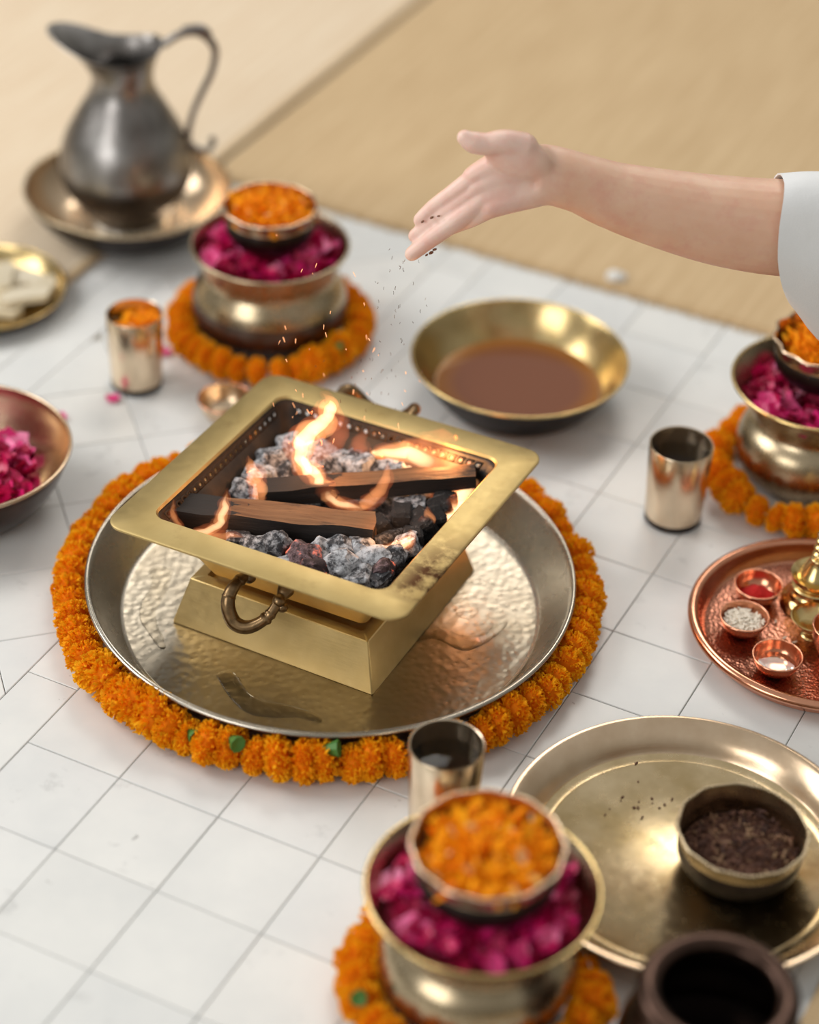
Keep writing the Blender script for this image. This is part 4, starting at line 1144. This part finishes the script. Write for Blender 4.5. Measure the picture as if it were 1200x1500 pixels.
pl = thing('brass_plate', (-0.4970, 2.272, 0.0003), 'shallow brass plate of pale coconut slices at the mat corner', 'plate')
solid('body', [(0, 0), (0.070, 0.0005), (0.080, 0.003), (0.091, 0.014), (0.0950, 0.020)], (M['brass_dull'], M['dark_metal']), pl, 0.0016, split=0.017)
torus_part('rim', 0.0948, 0.0014, 0.020, M['brass'], pl)
def slice_mesh(k):
    r = random.Random(k); V, F_ = [], []
    n = 12
    for i in range(n):
        u = i / (n - 1); a = (u - .5) * 1.5
        w = 0.010 * math.sin(PI * (0.08 + 0.84 * u)) ** 0.6 + 0.002
        c = Vector((math.sin(a) * 0.034, (math.cos(a) - 1) * 0.034, 0)); nrm = Vector((math.sin(a), math.cos(a), 0))
        V += [c - nrm * w, c + nrm * w, c + nrm * w * .9 + Vector((0, 0, .008)), c - nrm * w * .9 + Vector((0, 0, .006))]
    for i in range(n - 1):
        for j in range(4): F_.append((i * 4 + j, i * 4 + (j + 1) % 4, (i + 1) * 4 + (j + 1) % 4, (i + 1) * 4 + j))
    F_ += [(3, 2, 1, 0), tuple((n - 1) * 4 + j for j in range(4))]
    return mk('coconut_slice', V, F_, M['slice'], True, 40)
SM = slice_mesh(1)
SM.polygons.foreach_set('use_smooth', [True] * len(SM.polygons))
for k, (x, y, z, rz, lab) in enumerate(((-0.432, 2.292, .0045, 1.2, 'pale curved coconut slice resting against the plate rim'), (-0.462, 2.312, .0045, .25, 'pale coconut slice lying at the back of the brass plate'), (-0.470, 2.276, .0045, 2.3, 'pale coconut slice lying across the middle of the brass plate'),
                          (-0.448, 2.262, .0125, .5, 'pale coconut slice propped on top of another slice'), (-0.478, 2.246, .0045, .1, 'pale coconut slice lying at the front of the brass plate'), (-0.480, 2.300, .0125, 1.6, 'topmost pale coconut slice on the brass plate'))):
    tag(link('coconut_slice', SM, None, (x, y, z), (0.08 * (k % 3 - 1), 0.05, rz), 1.15), lab, 'slice', 'coconut slices on the brass plate')

sb = thing('copper_bowl', (-0.2010, 2.062, 0.0003), 'small copper bowl half hidden behind the brazier rim', 'bowl')
solid('body', [(0, 0), (0.014, 0.0005), (0.022, 0.006), (0.027, 0.017), (0.0285, 0.024)], (M['bronze'],), sb, 0.0013)
torus_part('rim', 0.0284, 0.001, 0.024, M['copper'], sb)

for x, y, rz, lab in ((-0.324, 2.084, .3, 'single pink rose petal fallen at the foot of the petal tumbler'), (-0.279, 2.180, 1.2, 'pink rose petal fallen between the tumbler and the garland'), (-0.375, 2.045, 2.0, 'loose rose petal fallen on the marble beyond the deep dish')):
    tag(link('rose_petal', PETAL_MESH[1], None, (x, y, 0.0022), (0.1, 0.1, rz), 0.013), lab, 'petal')

# ------------------------------------------------------------------ salver with herb bowl
sv_ = thing('brass_salver', (0.2465, 1.4280, 0.0003), 'large round brass salver with raised lip carrying the herb bowl', 'tray')
V, F_ = lathe([(0, 0), (0.128, 0), (0.1315, 0.002), (0.1295, 0.0042), (0.126, 0.0026), (0.1215, 0.0021), (0.1205, 0.0029), (0.1195, 0.0021), (0, 0.0021)], 128)
link('base', mk('base', V, F_, M['salver'], True, 40), sv_)
solid('lip', [(0.128, 0.0), (0.132, 0.002), (0.1405, 0.014), (0.1510, 0.0235), (0.1548, 0.0245)], (M['bronze'],), sv_, 0.0018, seg=128)
torus_part('rolled_rim', 0.1550, 0.0015, 0.0248, M['bronze'], sv_, 128)
hbx = (0.2895, 1.4170, 0.0026)
petal_bowl(*hbx, 0.0545, 0.048, 'small blackened brass bowl of dried herbs on the round salver', 'brass_bowl', None, 0.010, (M['brass_old'], M['dark_metal']))
rr = random.Random(17); parts = [lathe([(0, 0.026), (0.030, 0.0245), (0.0485, 0.021), (0.046, 0.012), (0, 0.010)], 32)]
for k in range(420):
    a = rr.random() * 6.283; q = 0.048 * math.sqrt(rr.random()); z = 0.0265 - 3.0 * q * q + rr.uniform(-.001, .005) + 0.006 * max(0, math.cos(a - 0.5)) * q / .048
    l = rr.choice((.004, .006, .010, .014)) * rr.uniform(.7, 1.2); w = rr.uniform(.0006, .0022)
    d = Vector((rr.uniform(-1, 1), rr.uniform(-1, 1), rr.uniform(-.35, .5))).normalized() * l; p = Vector((q * math.cos(a), q * math.sin(a), z)) - d / 2
    if (p + d).xy.length > .0495 or p.xy.length > .0495: continue
    parts.append(tube([p, p + d * .5 + Vector((0, 0, w)), p + d], [w * .7, w, w * .4], 5, 1, .6))
V, F_ = join(*parts); tag(link('dried_herbs', mk('dried_herbs', V, F_, M['herb'], False), None, hbx), 'coarse brown dried herbs filling the bowl on the salver', 'herbs', None, 'stuff')
rr = random.Random(9)
for k in range(18):
    x, y = rr.gauss(0.222, .028), rr.gauss(1.492, .016)
    V, F_ = ico(1); s = rr.uniform(.0005, .0013)
    tag(link('herb_crumb', mk('herb_crumb', [Vector((v.x * s * 1.9, v.y * s, v.z * s)) for v in V], F_, M['herb'], False), None, (x, y, 0.0024 + s), (0, 0, rr.random() * 6)), 'tiny brown herb crumb scattered on the salver', 'crumb', 'herb crumbs on the salver')

# brown copper water pot at the bottom edge
lt = thing('copper_water_pot', (0.2425, 1.174, 0.0003), 'dark brown copper water pot with thick rounded lip before the salver', 'pot')
solid('body', [(0, 0), (0.040, 0.001), (0.062, 0.016), (0.072, 0.045), (0.069, 0.074), (0.056, 0.096), (0.0455, 0.106), (0.0450, 0.112)], (M['brown_metal'],), lt, 0.002)
torus_part('lip', 0.0515, 0.0092, 0.117, M['brown_metal'], lt, 80, 16, 0.75)
lathe_part('water', [(0, 0.040), (0.0685, 0.040), (0, 0.0405)], plain('dark_water', (0.01, 0.008, 0.008), 0.1), lt, 2, 48, False)

# ------------------------------------------------------------------ copper tray with its offerings
ct = thing('copper_tray', (0.3975, 1.7360, 0.0003), 'round copper tray carrying three small copper bowls and a brass lamp', 'tray')
V, F_ = lathe([(0, 0), (0.108, 0), (0.113, 0.002), (0.111, 0.004), (0.106, 0.0024), (0, 0.0024)], 112); link('base', mk('base', V, F_, M['copper_hammered'], True, 45), ct)
solid('wall', [(0.109, 0.0), (0.114, 0.002), (0.1185, 0.010), (0.1205, 0.019)], (M['copper'],), ct, 0.0016, seg=112)
torus_part('rolled_rim', 0.1235, 0.0052, 0.0195, M['copper'], ct, 112, 14, 0.9)
ZC = 0.0028
def small_bowl(x, y, label):
    t = thing('copper_bowl', (x, y, ZC), label, 'bowl', 0, 'small copper bowls on the copper tray')
    solid('body', [(0, 0), (0.008, 0.0003), (0.015, 0.003), (0.0205, 0.010), (0.0232, 0.0185)], (M['copper'],), t, 0.0011, seg=56)
    torus_part('rim', 0.0231, 0.0009, 0.0187, M['copper'], t, 56, 8)
    return t
small_bowl(0.3405, 1.7865, 'small copper bowl holding bright red powder')
small_bowl(0.3225, 1.7365, 'small copper bowl full of white rice grains')
small_bowl(0.3485, 1.6805, 'small copper bowl of clear liquid with no grains')
V, F_ = lathe(smooth_prof([(0, 0.0150), (0.004, 0.0140), (0.010, 0.0095), (0.0155, 0.0060), (0.0125, 0.0035), (0, 0.0022)], 4), 36)
V = [Vector(v) + Vector((0, 0, 0.0022 * noise.noise(Vector(v) * 260))) for v in V]
tag(link('red_powder', mk('red_powder', V, F_, M['kumkum']), None, (0.3405, 1.7865, ZC)), 'mound of bright red powder in a small copper bowl', 'powder', None, 'stuff')
rr = random.Random(31); parts = [lathe([(0, 0.0150), (0.012, 0.0142), (0.0188, 0.0112), (0.013, 0.004), (0, 0.003)], 28)]
gv, gf = ico(1)
def grain(p, rz, ry): 
    mt = Matrix.Translation(p) @ Matrix.Rotation(rz, 4, 'Z') @ Matrix.Rotation(ry, 4, 'Y')
    return [mt @ Vector((v.x * .0030, v.y * .0011, v.z * .0010)) for v in gv], gf
for k in range(190):
    a = rr.random() * 6.283; q = .0185 * math.sqrt(rr.random()); parts.append(grain((q * math.cos(a), q * math.sin(a), .0152 - 9 * q * q + rr.uniform(0, .002)), rr.random() * 6.28, rr.uniform(-.5, .5)))
V, F_ = join(*parts); tag(link('rice', mk('rice', V, F_, M['rice']), None, (0.3225, 1.7365, ZC)), 'white rice grains filling a small copper bowl', 'rice', None, 'stuff')
gm = mk('rice_grain', *grain((0, 0, 0), 0, 0), M['rice'])
for x, y, rz in ((0.362, 1.728, .6), (0.367, 1.715, .3), (0.356, 1.752, 1.2), (0.371, 1.722, .4)):
    tag(link('rice_grain', gm, None, (x, y, ZC + 0.0016), (0, 0, rz)), 'stray rice grain lying on the copper tray', 'rice grain', 'stray rice grains on the copper tray')
V, F_ = lathe([(0, 0.0022), (0.010, 0.0022), (0.0175, 0.0085), (0, 0.0085)], 40); tag(link('water', mk('water', V, F_, M['water'], True, 40), None, (0.3485, 1.6805, ZC)), 'clear liquid lying in the small copper bowl without grains', 'water')

lamp = thing('brass_oil_lamp', (0.3955, 1.7840, ZC), 'tall ringed brass oil lamp standing on the copper tray', 'lamp')
lathe_part('base', [(0, 0), (0.030, 0), (0.0325, 0.003), (0.031, 0.008), (0.026, 0.012), (0.0255, 0.016), (0.023, 0.020), (0.022, 0.026), (0, 0.027)], M['brass'], lamp, 3)
lathe_part('drip_dish', [(0, 0.026), (0.019, 0.026), (0.0245, 0.031), (0.026, 0.037), (0.0248, 0.037), (0.019, 0.033), (0.010, 0.032), (0, 0.032)], M['brass'], lamp, 3)
st_ = [(0, 0.031), (0.0175, 0.031), (0.0185, 0.036), (0.0150, 0.043), (0.0105, 0.052), (0.0095, 0.056)]
for k in range(6):
    z = 0.060 + k * 0.0078; w = 0.0088 - k * 0.0006
    st_ += [(w * .74, z - .0025), (w, z), (w * .96, z + .002), (w * .72, z + .004)]
st_ += [(0.0045, 0.108), (0.0040, 0.113)]
lathe_part('stem', st_ + [(0, 0.113)], M['brass'], lamp, 3)
lathe_part('finial', [(0, 0.112), (0.0052, 0.113), (0.0062, 0.117), (0.0040, 0.120), (0.0058, 0.125), (0.0040, 0.131), (0.0018, 0.136), (0.0022, 0.139), (0, 0.141)], M['brass'], lamp, 3)
sd = thing('brass_dish', (0.3885, 1.7355, ZC), 'little pale brass dish on a short foot before the oil lamp', 'dish')
solid('body', [(0, 0.008), (0.006, 0.0082), (0.014, 0.011), (0.0205, 0.018), (0.0225, 0.0225)], (M['brass'],), sd, 0.0011, seg=56)
lathe_part('foot', [(0, 0), (0.010, 0), (0.0105, 0.002), (0.0055, 0.005), (0.0065, 0.0086), (0, 0.0088)], M['brass'], sd, 3, 40)
ck = thing('copper_bowl', (0.4070, 1.7080, ZC), 'copper bowl cut off by the picture edge beside the pale brass dish', 'bowl')
solid('body', [(0, 0), (0.012, 0.0004), (0.019, 0.008), (0.0235, 0.022), (0.0245, 0.034)], (M['copper'],), ck, 0.0012, seg=56)
torus_part('rim', 0.0244, 0.0009, 0.0342, M['copper'], ck, 56, 8)
